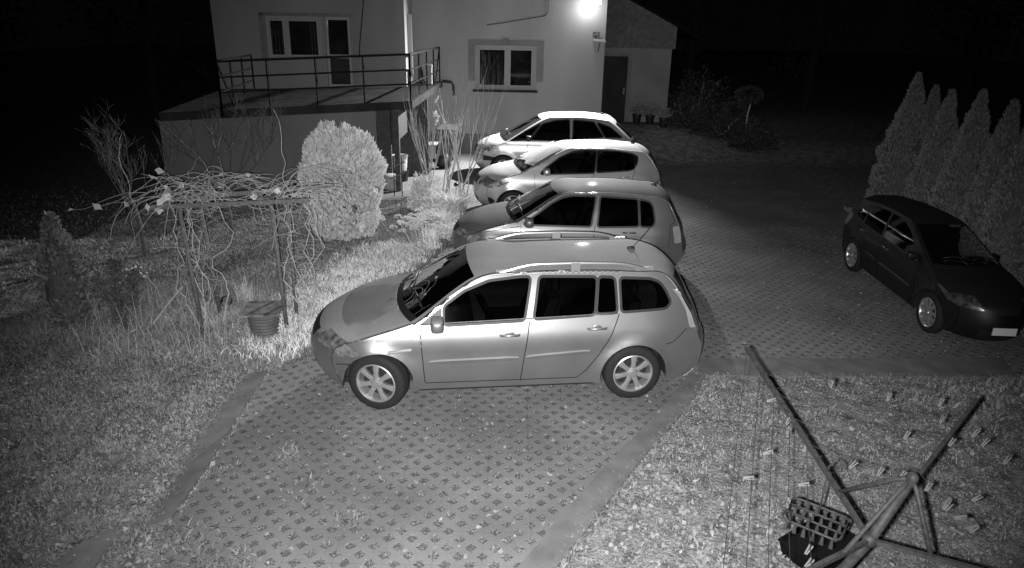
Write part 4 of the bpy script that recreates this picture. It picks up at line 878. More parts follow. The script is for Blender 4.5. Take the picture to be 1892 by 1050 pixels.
def thuja(name, label, loc, rx, hh, n, cat='thuja', shape='ball', mat_='foliage', L=.085, W=.035, seed=1, group=None, core='foliage_core', up=1.1):
    root = empty(name, loc); tag(root, label, cat, group)
    u = rng.uniform(0, 1, n); th = rng.uniform(0, 2 * pi, n)
    if shape == 'ball': z = .04 + .96 * u; r = np.where(z < .55, .80 + .20 * np.sin(z / .55 * pi / 2), np.clip(1 - (np.clip(z - .55, 0, 1) / .46) ** 2.9, 0, 1) ** (1 / 2.5))
    else: z = u ** 1.25; r = np.where(z < .12, .75 + z * 2, np.clip(1.02 - ((z - .12) / .88) ** 1.9, 0.0, 1)) 
    dirs = np.stack([np.cos(th), np.sin(th), np.zeros(n)], 1); P = np.stack([np.cos(th) * r * rx, np.sin(th) * r * rx, z * hh], 1)
    lm = lump(P / rx * 1.2, .13, 3.6, seed) + lump(P / rx, .05, 10, seed + 1); sc_ = 1 + lm
    P[:, :2] *= sc_[:, None]; P[:, :2] *= (1 - np.abs(rng.normal(0, .055, n)))[:, None]; P[:, 2] *= 1 + (lump(dirs * 2.0, .05, 3, seed) if shape == 'ball' else 0)
    slope = np.where(z > .5, (z - .5) * (2.2 if shape == 'ball' else .5), 0); Nr = dirs.copy(); Nr[:, 2] = slope
    leaf_cards(P, Nr * .8, L, W, M[mat_], 'foliage', root, .38, up)
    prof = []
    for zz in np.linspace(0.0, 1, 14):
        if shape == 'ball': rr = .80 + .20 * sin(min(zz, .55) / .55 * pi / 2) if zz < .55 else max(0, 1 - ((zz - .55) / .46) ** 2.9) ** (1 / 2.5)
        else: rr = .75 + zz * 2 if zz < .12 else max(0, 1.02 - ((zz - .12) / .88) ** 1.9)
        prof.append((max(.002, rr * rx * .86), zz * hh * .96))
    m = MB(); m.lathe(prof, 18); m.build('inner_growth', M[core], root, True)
    m = MB(); m.tube([(0, 0, -.05), (0, 0, hh * .3)], [.05, .04], 8); m.build('trunk', M['twig_dk'], root)
    return root
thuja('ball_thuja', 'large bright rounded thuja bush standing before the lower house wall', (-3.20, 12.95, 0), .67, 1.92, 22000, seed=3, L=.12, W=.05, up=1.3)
# the cypress row on the right
for i, (u, v, Y, hh, r) in enumerate([(1690, 140, 15.6, 3.05, .47), (1722, 162, 15.8, 2.8, .32), (1750, 172, 13.9, 2.85, .39), (1807, 172, 12.5, 2.95, .38), (1864, 192, 11.2, 2.9, .35), (1915, 190, 10.2, 2.9, .35), (1640, 330, 17.8, 1.2, .5)]):
    if i == 6: continue
    p = yp(u, v, Y); lab = ['tall pointed cypress at the far left end of the dark row', 'slimmer cypress tip tucked behind the first tree of the row', 'third cypress of the row, above the dark car roof', 'fourth cypress of the row, behind the dark car windscreen', 'fifth cypress of the row, beside the glint of distant light', 'last cypress of the row, cut by the right edge of the picture'][i]
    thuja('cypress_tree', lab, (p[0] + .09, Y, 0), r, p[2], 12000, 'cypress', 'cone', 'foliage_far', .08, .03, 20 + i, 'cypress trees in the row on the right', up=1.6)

# ---------------------------------------------------------------- grass, in blades
def in_poly(P, poly): return inside(P, poly)
def blades(n, xr, yr, hgt_, keep, wid=.006, zf=None):
    P = np.stack([rng.uniform(*xr, n), rng.uniform(*yr, n)], 1); P = P[keep(P)]; n = len(P)
    th = rng.uniform(0, 2 * pi, n); s = np.stack([np.cos(th), np.sin(th)], 1) * (wid * rng.uniform(.6, 1.5, n))[:, None]
    cl = .55 + .9 * (.5 + .5 * np.sin(P[:, 0] * 7.1 + 2 * np.sin(P[:, 1] * 3.3)) * np.sin(P[:, 1] * 6.3 + 1.7 * np.sin(P[:, 0] * 4.1)))
    h = hgt_ * rng.uniform(.4, 1.25, n) * cl; ln = rng.normal(0, .6, (n, 2)) * h[:, None]; z = hgt(P[:, 0], P[:, 1])
    a = np.c_[P - s, z - .003]; b = np.c_[P + s, z - .003]; m1 = np.c_[P + ln * .35 + s * .8, z + h * .6]; m2 = np.c_[P + ln * .35 - s * .8, z + h * .6]; t = np.c_[P + ln, z + h]
    return np.stack([a, b, m1, m2, t], 1)
def blades_mesh(name, B, mat_):
    n = len(B); b = np.arange(n)[:, None] * 5; F = np.concatenate([b + [0, 1, 2], b + [0, 2, 3], b + [3, 2, 4]], 1).reshape(-1, 3)
    return np_mesh(name, B.reshape(-1, 3), F, mat_)
kLr = Lk_in + Lk_out[::-1]; kRr = Rk_in + Rk_out[::-1]
def shrink(poly, d): return offset(poly, -d)
dp_in = shrink(drive_poly, .05)
def lawn(P): return ~(inside(P, dp_in) | inside(P, kLr) | inside(P, kRr) | ((P[:, 1] > 7.46) & (P[:, 1] < 8.0) & (P[:, 0] > 2.2) & (P[:, 0] < 6.1)) | ((P[:, 1] > 15.9) & (P[:, 0] < -1.9) & (P[:, 0] > -4.0)) | ((P[:, 1] > 16.1) & (P[:, 0] > -8.1) & (P[:, 0] < -3)))
Bs = [blades(60000, (.0, 6.8), (3.0, 7.6), .024, lawn, .005), blades(130000, (-7.5, -1.0), (3.6, 10.5), .032, lawn, .005), blades(45000, (-8, -.9), (10.5, 16.2), .045, lawn, .008), blades(14000, (4.5, 10), (6.5, 16), .07, lawn, .012), blades(26000, (-13, -7.4), (4, 17), .05, lambda P: lawn(P) & (rng.random(len(P)) < np.clip((17 - P[:, 1]) / 9, 0, 1)), .009)]
tag(blades_mesh('grass', np.concatenate(Bs), M['grass']), 'short mown grass of the lawns on both sides of the drive', 'grass', kind='stuff')
# tufts growing in the holes of the pavers
def tufts():
    out = []
    ks = np.arange(-30, 50)
    for sh in (0, .5):
        gx_, gy_ = np.meshgrid((ks + sh + .0) * PAV, (np.arange(14, 75) + sh) * PAV); out.append(np.stack([gx_.ravel(), gy_.ravel()], 1))
    Pc = np.concatenate(out); Pc = Pc[inside(Pc, shrink(drive_poly, .08))]; n = len(Pc); k_ = rng.integers(3, 22, n); k_[rng.random(n) < .2] = 3
    P = np.repeat(Pc, k_, 0) + rng.uniform(-.034, .034, (k_.sum(), 2)); n = len(P); th = rng.uniform(0, 2 * pi, n); s = np.stack([np.cos(th), np.sin(th)], 1) * (.005 * rng.uniform(.6, 1.5, n))[:, None]
    h = rng.uniform(.004, .017, n); ln = rng.normal(0, 1.1, (n, 2)) * h[:, None]; z = .008
    a = np.c_[P - s, np.full(n, z)]; b = np.c_[P + s, np.full(n, z)]; m1 = np.c_[P + ln * .35 + s * .8, z + h * .6]; m2 = np.c_[P + ln * .35 - s * .8, z + h * .6]; t = np.c_[P + ln, z + h]
    return np.stack([a, b, m1, m2, t], 1)
edge = []
def edge_tufts(poly, n, out=.05):
    p = np.array(poly); d = np.r_[0, np.cumsum(np.linalg.norm(np.diff(p, axis=0), axis=1))]; t = rng.uniform(0, d[-1], n); q = np.c_[np.interp(t, d, p[:, 0]), np.interp(t, d, p[:, 1])] + rng.normal(0, out, (n, 2))
    th = rng.uniform(0, 2 * pi, n); s = np.stack([np.cos(th), np.sin(th)], 1) * (.007 * rng.uniform(.6, 1.5, n))[:, None]; h = rng.uniform(.012, .058, n); ln = rng.normal(0, .8, (n, 2)) * h[:, None]; z = 0.0
    a = np.c_[q - s, np.full(n, z)]; b = np.c_[q + s, np.full(n, z)]; m1 = np.c_[q + ln * .35 + s * .8, z + h * .6]; m2 = np.c_[q + ln * .35 - s * .8, z + h * .6]; tt = np.c_[q + ln, z + h]
    return np.stack([a, b, m1, m2, tt], 1)
clump = np.concatenate([edge_tufts([tuple(gp(u, v)[:2]), tuple(gp(u, v)[:2] + np.array([.01, 0, ])) ], k_, r_) for u, v, k_, r_ in ((330, 1000, 260, .10), (370, 1045, 400, .14), (430, 1050, 200, .10), (530, 840, 140, .07), (420, 870, 120, .06), (560, 900, 90, .09), (640, 960, 90, .08))])
tag(blades_mesh('paver_grass', np.concatenate([tufts(), edge_tufts(Lk_out, 2500, .035), edge_tufts(Rk_out, 2600, .035), edge_tufts([(2.3, 7.42), (6.05, 7.5)], 2500, .035), edge_tufts(left_edge[7:13], 5000, .08), clump]), M['paver_grass']), 'sparse grass growing from the paver holes and along the kerbs', 'grass', kind='stuff')
band = [tuple(gp(u, v)[:2]) for u, v in ((560, 640), (500, 665), (470, 640), (520, 590), (590, 520), (660, 480), (740, 445), (800, 425), (835, 430), (770, 480), (700, 530), (610, 600))]  # lawn band reached by the flood lamp; its light is painted as paler blades
tag(blades_mesh('lamplit_grass', blades(60000, (-4.5, -.9), (7.6, 12.5), .10, lambda P: inside(P + rng.normal(0, .22, P.shape), band) & lawn(P), .006), M['grass_bright']), 'lawn strip along the drive beside the silver estate bonnet, lamp light put into its pale blade colour', 'grass', kind='stuff')
# fallen leaves
def leaves(n, xr, yr, size, keep, z=.02):
    P = np.stack([rng.uniform(*xr, n), rng.uniform(*yr, n)], 1); P = P[keep(P)]; n = len(P); zz = hgt(P[:, 0], P[:, 1]) + z
    return np.c_[P, zz], np.c_[rng.normal(0, 1, (n, 2)), rng.normal(0, .25, n)], size
LP = [leaves(9000, (.2, 4.8), (3.0, 7.5), .05, lambda P: lawn(P) & (rng.random(len(P)) < np.clip(1.15 - (P[:, 0] - 1.0) * .32, .2, 1) * (.25 + .75 * (lump(np.c_[P, P[:, :1] * 0], 1.6, 3.0, 5) > -.1))), .022), leaves(4200, (-6.5, -1.8), (3.6, 9.5), .05, lawn, .035), leaves(1500, (-6, -1), (9.5, 16), .05, lawn, .04), leaves(300, (-3, 1.6), (3.5, 8), .05, lambda P: inside(P, dp_in), .014), leaves(460, (1.5, 7.5), (7.5, 20), .05, lambda P: inside(P, dp_in), .014), leaves(900, (3.8, 6.5), (5, 9), .04, lawn, .03)]
P_ = np.concatenate([a for a, b, c in LP]); N_ = np.concatenate([b for a, b, c in LP])
tag(round_leaves(P_, np.c_[N_[:, :2] * .3, np.ones(len(N_))], .042, M['fallen'], 'fallen_leaves', None, .1), 'pale fallen leaves scattered over lawn and pavers', 'leaves', kind='stuff')

# ---------------------------------------------------------------- twiggy shrubs and trees
def branch(m, p, d, ln, r, depth, spread=.5, up=.15, kids=3, n=5, tips=None, wig=.12, seg_r=4):
    pts = [Vector(p)]; d = Vector(d).normalized()
    for i in range(n):
        d = (d + Vector((random.gauss(0, wig), random.gauss(0, wig), random.gauss(0, wig) + up * .3))).normalized(); pts.append(pts[-1] + d * ln / n)
    rs = [r * (1 - .6 * i / n) for i in range(n + 1)]; m.tube(pts, rs, seg_r, 0, False)
    if tips is not None: tips.append((pts[-1], d.copy()))
    if depth > 0:
        for k_ in range(kids):
            t = random.uniform(.3, .95); i = min(n - 1, int(t * n)); q = pts[i].lerp(pts[i + 1], t * n - i)
            dd = (d + Vector((random.gauss(0, spread), random.gauss(0, spread), random.gauss(0, spread * .5) + up))).normalized()
            branch(m, q, dd, ln * random.uniform(.35, .65), r * .55, depth - 1, spread, up, kids, n, tips, wig, seg_r)
# bare upright shrub by the yard corner
random.seed(11)
sh = empty('bare_shrub', (-1.6, 16.6, 0)); tag(sh, 'tall leafless many-stemmed shrub fanning up in front of the house wall', 'shrub')
m = MB(); tips = []
for k_ in range(20):
    bx_ = random.choice((-.42, -.35, .0, .35, .42)) + random.gauss(0, .05); a = random.uniform(-1, 1); d = Vector((bx_ * .35 + random.gauss(0, .2), random.gauss(0, .12), 1)); branch(m, (bx_, random.gauss(0, .1), 0), d, random.uniform(1.6, 2.15), .016, 2 if k_ % 3 == 0 else 1, .36, .3, 3, 8, tips, .04)
m.build('stems', M['twig'], sh)
def blossom(m, c, s):
    for k_ in range(7): m.ell(Vector(c) + Vector((random.gauss(0, s * .5), random.gauss(0, s * .5), random.gauss(0, s * .6))), (s * .5, s * .4, s * .5), 7, 5)
for u, v, s_ in ((808, 185, .055), (805, 212, .06), (809, 222, .06), (803, 207, .04)):
    p = yp(u, v, 16.4); m = MB(); blossom(m, p - np.array([-1.6, 16.6, 0]), s_); m.build('blossom', M['petal'], sh)
# bare trees on the left
for i, (x, y_, ln, lab) in enumerate([(-6.35, 11.6, 1.3, 'leafless dark tree with a leaning forked trunk at the left of the vine arbour'), (-5.3, 12.8, 1.5, 'leafless thin tree in front of the lower wall and balcony end')]):
    random.seed(31 + i); t = empty('bare_tree', (x, y_, 0)); tag(t, lab, 'tree', 'leafless trees left of the house'); m = MB(); m.tube([(0, 0, -.05), (-.02, 0, .5), (-.1, .02, 1.0)], [.055, .045, .035], 8); m.build('trunk', M['twig_dk'], t)
    m = MB()
    for k_ in range(7 - 2 * i): branch(m, (-.1 + random.gauss(0, .03), 0, random.uniform(.7, 1.0)), (random.gauss(-.25 + .35 * i, .6), random.gauss(0, .3), .8), ln * random.uniform(.7, 1.1), .016, 3, .5, .25, 4, 6, None, .14)
    m.build('branches', M['twig_dk'], t)

# ---------------------------------------------------------------- vine arbour
arb = empty('arbour', (-3.6, 8.7, 0)); tag(arb, 'rusty steel pipe arbour of four posts and two long beams carrying the vine', 'arbour')
def ap(x, y_, z): return Vector((x + 3.6, y_ - 8.7, z))
for a, b in (((-4.02, 8.37), (-4.10, 8.4)), ((-4.07, 9.07), (-4.17, 9.1)), ((-2.96, 8.50), (-3.0, 8.5)), ((-2.98, 9.0), (-2.97, 9.0))):
    m = MB(); m.tube([ap(*a, -.05), ap(*b, 1.72)], .026, 10); m.build('post', M['post'], arb, True)
BF = (ap(-4.52, 8.42, 1.68), ap(-2.52, 8.45, 1.80)); BB = (ap(-4.4, 9.0, 1.66), ap(-2.35, 9.0, 1.86))
for a, b in (BF, BB): m = MB(); m.bar(a, b, .05, .05); m.build('beam', M['post'], arb)
for t in (.25, .75): m = MB(); m.bar(BF[0].lerp(BF[1], t) + Vector((0, 0, .04)), BB[0].lerp(BB[1], t) + Vector((0, 0, .04)), .03, .03); m.build('crossbar', M['post'], arb)
vine = empty('grape_vine', (-3.6, 8.7, 0)); tag(vine, 'tangled leafless vine sprawling over the pipe arbour with a few pale leaves', 'vine')
random.seed(5); m = MB(); vt = []
for k_ in range(100):
    x = random.uniform(-4.55, -2.75); y_ = random.uniform(8.35, 9.1); z = 1.74 + random.random() ** 1.6 * .30; d = Vector((random.choice((-1, 1)) * random.uniform(.4, 1), random.gauss(0, .45), random.gauss(.15, .3))).normalized(); p = ap(x, y_, z); pts = [p.copy()]
    st = random.uniform(.05, .09); 
    for i in range(random.randint(6, 13)):
        d = (d + Vector((random.gauss(0, .2), random.gauss(0, .2), random.gauss(-.06, .14)))).normalized()
        if pts[-1].z > 2.05: d.z -= .35
        if pts[-1].z < 1.7 and random.random() < .75: d.z += .3
        pts.append(pts[-1] + d * st)
    m.tube(pts, [.0032 - .0018 * i / len(pts) for i in range(len(pts))], 4, 0, False); vt.append(pts[-1]); vt.append(pts[len(pts) // 2])
for k_ in range(36):                                              # arching and hanging shoots
    x = random.choice((random.uniform(-4.7, -4.0), random.uniform(-3.1, -2.65), random.uniform(-3.1, -2.65), random.uniform(-4.5, -2.7))); p = ap(x, random.uniform(8.3, 9.1), 1.75); sx_ = 1 if x > -3.5 else -1; d = Vector((sx_ * random.uniform(0, .8), random.gauss(-.1, .4), random.uniform(-.1, 1.3))).normalized(); pts = [p]
    for i in range(random.randint(8, 20)):
        d = (d + Vector((random.gauss(0, .17), random.gauss(0, .17), -.12))).normalized(); pts.append(pts[-1] + d * .065)
        if pts[-1].z < .4: break
    m.tube(pts, [.0038 - .0018 * i / len(pts) for i in range(len(pts))], 4, 0, False); vt.append(pts[-1])
for bx_, by_ in ((-4.0, 8.6), (-3.95, 8.75), (-2.85, 8.8), (-2.8, 8.75), (-4.05, 8.5), (-2.75, 8.9), (-4.0, 8.65), (-2.82, 8.85), (-2.78, 8.7), (-3.98, 8.5)):
    for q in range(1):
        pts = [ap(bx_ + random.gauss(0, .06), by_ + random.gauss(0, .08), 0)]; 
        while pts[-1].z < 1.8: pts.append(pts[-1] + Vector((random.gauss(0, .05), random.gauss(0, .04), random.uniform(.08, .16))))
        m.tube(pts, [.008 - .0045 * i / len(pts) for i in range(len(pts))], 5, 0, False)
for k_ in range(130):
    z = random.uniform(.4, 1.7); s_ = random.choice((0, 1)); p = ap((-4.0, -2.82)[s_] + random.gauss(0, .06), 8.7, z); d = Vector((random.gauss((-.0, .5)[s_], .7), random.gauss(0, .6), random.uniform(-.3, .6))).normalized(); pts = [p]
    for i in range(random.randint(4, 9)): d = (d + Vector((random.gauss(0, .12), random.gauss(0, .12), -.05))).normalized(); pts.append(pts[-1] + d * .07)
    m.tube(pts, [.0026 - .0015 * i / len(pts) for i in range(len(pts))], 3, 0, False)
m.build('stems', M['twig'], vine)
lv = [vt[random.randrange(len(vt))] for _ in range(26)] + [ap(-4.3, 8.42, 1.8) + Vector((random.gauss(0, .07), random.gauss(0, .05), random.gauss(0, .07))) for _ in range(16)]
Pv = np.array([tuple(a) for a in lv]); round_leaves(Pv, np.tile([0, -.6, .3], (len(Pv), 1)), .095, M['vine_leaf'], 'leaves', vine, .6)

# ---------------------------------------------------------------- compost bin, pot, stone, yard clutter
c = gp(491, 620); cb = empty('compost_bin', (c[0], c[1], 0), RAD(8)); tag(cb, 'ribbed dark plastic tub with a square weathered board for a lid beside the arbour post', 'bin')
m = MB(); prof = [(.001, 0), (.15, 0)]
for k_ in range(7): z = .02 + k_ * .045; r = .155 + k_ * .006; prof += [(r, z), (r + .012, z + .012), (r + .012, z + .028), (r, z + .04)]
prof += [(.21, .335), (.21, .36), (.19, .36)]; m.lathe(prof, 28); m.build('tub', M['plasticgrey'], cb, True, 40)
m = MB(); m.box((-.24, -.24, .362), (.24, .24, .385)); m.build('lid', M['binlid'], cb)
c = gp(420, 566); fp = empty('flower_pot', (c[0], c[1], .085), RAD(20)); tag(fp, 'small black pot lying on its side in the grass left of the ribbed tub', 'pot')
m = MB(); m.lathe([(.001, -.09), (.06, -.09), (.085, .07), (.092, .07), (.092, .09), (.078, .09), (.055, -.07), (.001, -.07)], 20, 0, Matrix.Rotation(RAD(75), 4, 'X')); m.build('pot_wall', M['black'], fp, True, 40)
c = gp(716, 352); m = MB(); r_ = np.random.default_rng(3); m.ell((c[0], c[1] + .2, .17), (.30, .25, .24), 16, 10, 0, .8); m.v = [(x + .02 * sin(9 * y), y, max(.0, z + .02 * sin(11 * x))) for x, y, z in m.v]; tag(m.build('stone', M['stone'], None, True), 'big pale rounded stone on the slab in front of the dark recess', 'stone')
c = gp(740, 336); bu = empty('bucket', (c[0], c[1] + .1, 0)); tag(bu, 'pale ridged bucket stacked on a black tub by the porch post', 'bucket')
m = MB(); m.lathe([(.001, .28), (.15, .28), (.17, .40), (.165, .41), (.18, .52), (.175, .53), (.19, .64), (.205, .66), (.205, .68), (.17, .66)], 20); m.build('bucket_wall', M['stone'], bu, True, 40)
m = MB(); m.tube([(.19 * cos(a), .19 * sin(a) , .64 - .12 * abs(sin(a))) for a in np.linspace(0, pi, 10)], .008, 5); m.build('handle', M['galv'], bu)
m = MB(); m.lathe([(.001, 0), (.17, 0), (.21, .26), (.22, .27), (.001, .27)], 20, c=(c[0], c[1] + .1, 0)); tag(m.build('tub', M['black'], None, True, 40), 'black round tub on the ground under the pale bucket', 'tub')
wb = empty('wheelie_bin', (-2.0, 21.2, 0), RAD(-4)); tag(wb, 'dark grey wheelie bin standing against the house wall behind the bare shrub', 'wheelie bin')
m = MB(); m.hexa([(-.2, -.22, .06), (.2, -.22, .06), (.2, .22, .06), (-.2, .22, .06)], [(-.26, -.3, .92), (.26, -.3, .92), (.26, .3, .92), (-.26, .3, .92)]); m.build('bin_body', M['plasticgrey'], wb)
m = MB(); m.hexa([(-.28, -.34, .925), (.28, -.34, .925), (.28, .32, .925), (-.28, .32, .925)], [(-.27, -.33, .96), (.27, -.33, .96), (.25, .30, 1.03), (-.25, .30, 1.03)]); m.build('lid', M['plasticgrey'], wb)
for sx_ in (-.2, .2): m = MB(); m.lathe([(.001, -.02), (.09, -.02), (.09, .02), (.001, .02)], 16, 0, Matrix.Translation((sx_, .22, .09)) @ Matrix.Rotation(RAD(90), 4, 'Y')); m.build('wheel', M['rubber'], wb)
ta = empty('garden_table', (-2.55, 19.9, 0)); tag(ta, 'small garden table with a pale cloth among dark bags by the house wall', 'table')
m = MB(); m.box((-.38, -.28, .68), (.38, .28, .71)); m.build('table_top', M['stone'], ta)
m = MB(); m.box((-.36, -.29, .32), (.36, -.275, .705)); m.build('cloth', M['stone'], ta)
for a, b in ((-.34, -.24), (.34, -.24), (-.34, .24), (.34, .24)): m = MB(); m.bar((a, b, 0), (a, b, .68), .04, .04); m.build('leg', M['iron'], ta)
for i, (x, y_, z, r, lab) in enumerate([(-3.0, 20.2, .0, .30, 'lumpy black sack on the ground left of the garden table'), (-2.0, 19.9, .0, .22, 'black sack slumped on the ground right of the garden table'), (-2.9, 20.0, .71, .20, 'black bag piled on the left end of the garden table')]):
    m = MB(); m.ell((x, y_, z + r * .9), (r, r * .8, r * .95), 14, 9, 0, .85); m.v = [(a + .03 * sin(14 * c_ + i), b, c_ + .02 * sin(12 * a)) for a, b, c_ in m.v]; tag(m.build('sack', M['black'], None, True), lab, 'sack', 'black sacks by the house wall')
m = MB(); m.tube([(-2.3, 19.75, .72), (-2.3, 19.75, 1.02)], .006, 5); ring = [(-2.5 + .2 * cos(a), 19.8 + .15 * sin(a), 1.0) for a in np.linspace(0, 2 * pi, 18)]; m.tube(ring, .007, 5); m.tube([(x, y_, z - .22) for x, y_, z in ring], .007, 5)
for a in range(0, 18, 3): m.tube([ring[a], (ring[a][0], ring[a][1], .72)], .005, 4)
tag(m.build('wire_basket', M['galv']), 'round wire basket standing on the small garden table', 'basket')
p0 = gp(755, 318); st = empty('folding_rack', (-2.72, 16.3, 0)); tag(st, 'small folding rack with two glinting white rungs by the bucket', 'rack')
for s_ in (-.09, .09): m = MB(); m.tube([(s_, 0, .0), (s_, .05, .95)], .012, 6); m.build('leg', M['galv'], st)
for z in (.52, .76): m = MB(); m.bar((-.16, -.1, z - .06), (.16, .08, z + .06), .035, .02); m.build('rung', M['peg'], st)
# pots with plants by the annex door
for i, (x, y_, s_) in enumerate([(4.05, 23.9, .30), (4.45, 23.7, .26), (4.85, 23.4, .24)]):
    z = float(hgt(x, y_)); t = empty('potted_plant', (x, y_, z)); tag(t, ['leafy potted plant nearest the annex door', 'middle potted plant along the annex wall', 'potted plant at the outer corner of the annex wall'][i], 'potted plant', 'potted plants along the annex wall')
    m = MB(); m.lathe([(.001, 0), (.11, 0), (.15, .26), (.165, .26), (.165, .3), (.14, .3), (.13, .26), (.001, .26)], 18); m.build('pot', M['black'], t, True, 40)
    n = 260; P = np.c_[rng.normal(0, s_ * .45, (n, 2)), .32 + np.abs(rng.normal(0, s_ * .5, n))]; leaf_cards(P, np.c_[P[:, :2] * 2, np.full(n, .5)], .09, .05, M['foliage_far'], 'foliage', t, .5)

# ---------------------------------------------------------------- flower bed between lawn and yard
def tuft(name, label, loc, n, h, spread, w, mat_, cat='grass clump', group=None):
    th = rng.uniform(0, 2 * pi, n); B = np.stack([rng.normal(0, .06, n), rng.normal(0, .06, n)], 1); out = np.stack([np.cos(th), np.sin(th)], 1); H = h * rng.uniform(.5, 1.15, n); sp_ = spread * rng.uniform(.3, 1.2, n); s = np.stack([-out[:, 1], out[:, 0]], 1) * (w * rng.uniform(.6, 1.3, n))[:, None]
    rows = []
    for t, ww in ((0, 1), (.35, 1), (.7, .7), (1, .05)):
        c = B + out * (sp_ * t ** 1.8)[:, None]; z = H * (t ** .8) * (1 - .22 * t * t * (sp_ / h)); rows += [np.c_[c - s * ww, z], np.c_[c + s * ww, z]]
    V = np.stack(rows, 1).reshape(-1, 3); b = np.arange(n)[:, None] * 8; F = np.concatenate([b + [2 * i, 2 * i + 1, 2 * i + 3, 2 * i + 2] for i in range(3)], 1).reshape(-1, 4)
    o = np_mesh(name, V, F, mat_); o.location = loc; tag(o, label, cat, group); return o
tuft('spiky_grass', 'brilliantly lit spiky grass clump beside the nose of the pale compact car', (*gp(836, 402)[:2], 0), 330, .62, .55, .010, M['grass_bright'])
tuft('spiky_grass', 'lower bright grass clump against the front of the grey hatchback', (*gp(818, 428)[:2], 0), 300, .50, .42, .009, M['grass_bright'])
tuft('spiky_grass', 'thin upright grass clump between the rounded flower heads and the estate car bonnet', (*gp(795, 462)[:2], 0), 160, .5, .30, .007, M['leafy'])
tuft('spiky_grass', 'dry grass clump at the foot of the arbour near the ribbed tub', (*gp(455, 560)[:2], 0), 90, .45, .25, .005, M['twig'])
def leafy(name, label, loc, rx, rz, n, L, W, cz=None, cat='bush', mat_='leafy', group=None):
    root = empty(name, loc); tag(root, label, cat, group); d = rng.normal(0, 1, (n, 3)); d /= np.linalg.norm(d, axis=1)[:, None]; d[:, 2] = np.abs(d[:, 2]) * .9 + .05; r = rng.uniform(.35, 1, n) ** .6
    P = d * r[:, None] * np.array([rx, rx * .8, rz]) * (1 + lump(d * 1.5, .18, 3, n))[:, None]; leaf_cards(P, d, L, W, M[mat_], 'foliage', root, .55, .3)
    m = MB()
    for k_ in range(9): a = random.uniform(0, 6.28); m.tube([(0, 0, 0), (cos(a) * rx * .3, sin(a) * rx * .3, rz * .5), (cos(a) * rx * .6, sin(a) * rx * .6, rz * .85)], [.012, .008, .004], 4, 0, False)
    m.build('stems', M['twig'], root); return root
leafy('flowering_bush', 'bright small-leaved bush below the bare shrub by the folding rack', (*gp(783, 388)[:2], 0), .36, .80, 2600, .07, .04)
leafy('flowering_bush', 'bright loose-leaved plant left of the spiky grass', (*gp(808, 405)[:2], 0), .34, .55, 1800, .07, .035)
leafy('ground_plant', 'low glaring leafy mound at the front wheel of the grey hatchback', (*gp(838, 440)[:2], 0), .38, .30, 1500, .06, .03)
# sedum: flat rounded heads on stalks
sd = empty('sedum_plant', (*gp(778, 452)[:2], 0)); tag(sd, 'rounded flower heads on stalks, wide clump in front of the grey hatchback', 'flowering plant')
m = MB(); Ph = []; random.seed(9)
for k_ in range(46):
    x, y_ = random.gauss(-.05, .30), random.gauss(0, .22); h = random.uniform(.32, .62); m.tube([(x * .5, y_ * .5, 0), (x * .85, y_ * .85, h * .6), (x, y_, h)], .005, 4, 0, False); q = rng.normal(0, 1, (90, 3)); q /= np.linalg.norm(q, axis=1)[:, None]; q[:, 2] = np.abs(q[:, 2]); Ph.append(q * np.array([.075, .07, .045]) + np.array([x, y_, h]))
m.build('stalks', M['twig'], sd); Pq = np.concatenate(Ph); leaf_cards(Pq, np.tile([0, 0, 1.], (len(Pq), 1)), .022, .02, M['leafy'], 'flower_heads', sd, .8)
c = gp(843, 378); so = empty('garden_stake_lamp', (c[0], c[1], 0)); tag(so, 'little black ball lamp on a stake among the bright spiky grass', 'garden lamp')
m = MB(); m.tube([(0, 0, 0), (0, 0, .42)], .008, 6); m.build('stake', M['black'], so); m = MB(); m.ell((0, 0, .46), (.055, .055, .05), 14, 9); m.build('lamp_head', M['black'], so, True)
# left wild corner
thuja('overgrown_shrub', 'narrow ragged dim shrub at the left margin of the lawn', (*gp(135, 600)[:2], 0), .27, 1.5, 2600, 'shrub', 'cone', 'ragged', .08, .04, 44, up=.9)
def dead_stem(label, u, v, h, lean):
    c = gp(u, v); m = MB(); m.tube([(0, 0, 0), (lean * .3, 0, h * .5), (lean, 0, h)], [.03, .025, .006], 6); t = empty('dry_plant', (c[0], c[1], 0)); tag(t, label, 'dry plant', 'dry plants in the wild left corner'); m.build('stem', M['twig_dk'], t); n = 300; tt = rng.uniform(.1, 1, n); P = np.c_[lean * tt ** 1.5 + rng.normal(0, .035, n), rng.normal(0, .035, n), h * tt]; leaf_cards(P, np.tile([0, 0, -.3], (n, 1)), .09, .025, M['twig_dk'], 'foliage', t, .7)
dead_stem('tallest dried plume standing upright in the wild left corner', 225, 585, .80, .03); dead_stem('second dried plume just right of the tallest one', 247, 575, .62, .08); dead_stem('dried stalk leaning left at the edge of the wild corner', 232, 610, .72, -.25)
rb = empty('rose_branch', (*gp(300, 560)[:2], 0)); tag(rb, 'arching leafy rose shoot in the wild corner', 'rose'); m = MB(); arc = [(.0, 0, .0), (-.05, 0, .25), (-.18, 0, .42), (-.38, 0, .48), (-.55, 0, .40)]; m.tube(arc, .006, 5, 0, False); m.build('stem', M['twig'], rb)
P = np.concatenate([np.array(arc[i]) + rng.normal(0, .05, (16, 3)) for i in (2, 3, 4)]); leaf_cards(P, rng.normal(0, 1, (len(P), 3)), .05, .04, M['leafy'], 'leaves', rb, .3)
m = MB()
random.seed(77)
Bt = []
for k_ in range(90):
    c = gp(random.uniform(150, 420), random.uniform(545, 660)); a = random.uniform(-.35, .35); h = random.uniform(.15, .55); m.tube([c, (c[0] + a * h * .5, c[1], h * .6), (c[0] + a * h * 1.3, c[1], h)], [.005, .004, .002], 4, 0, False)
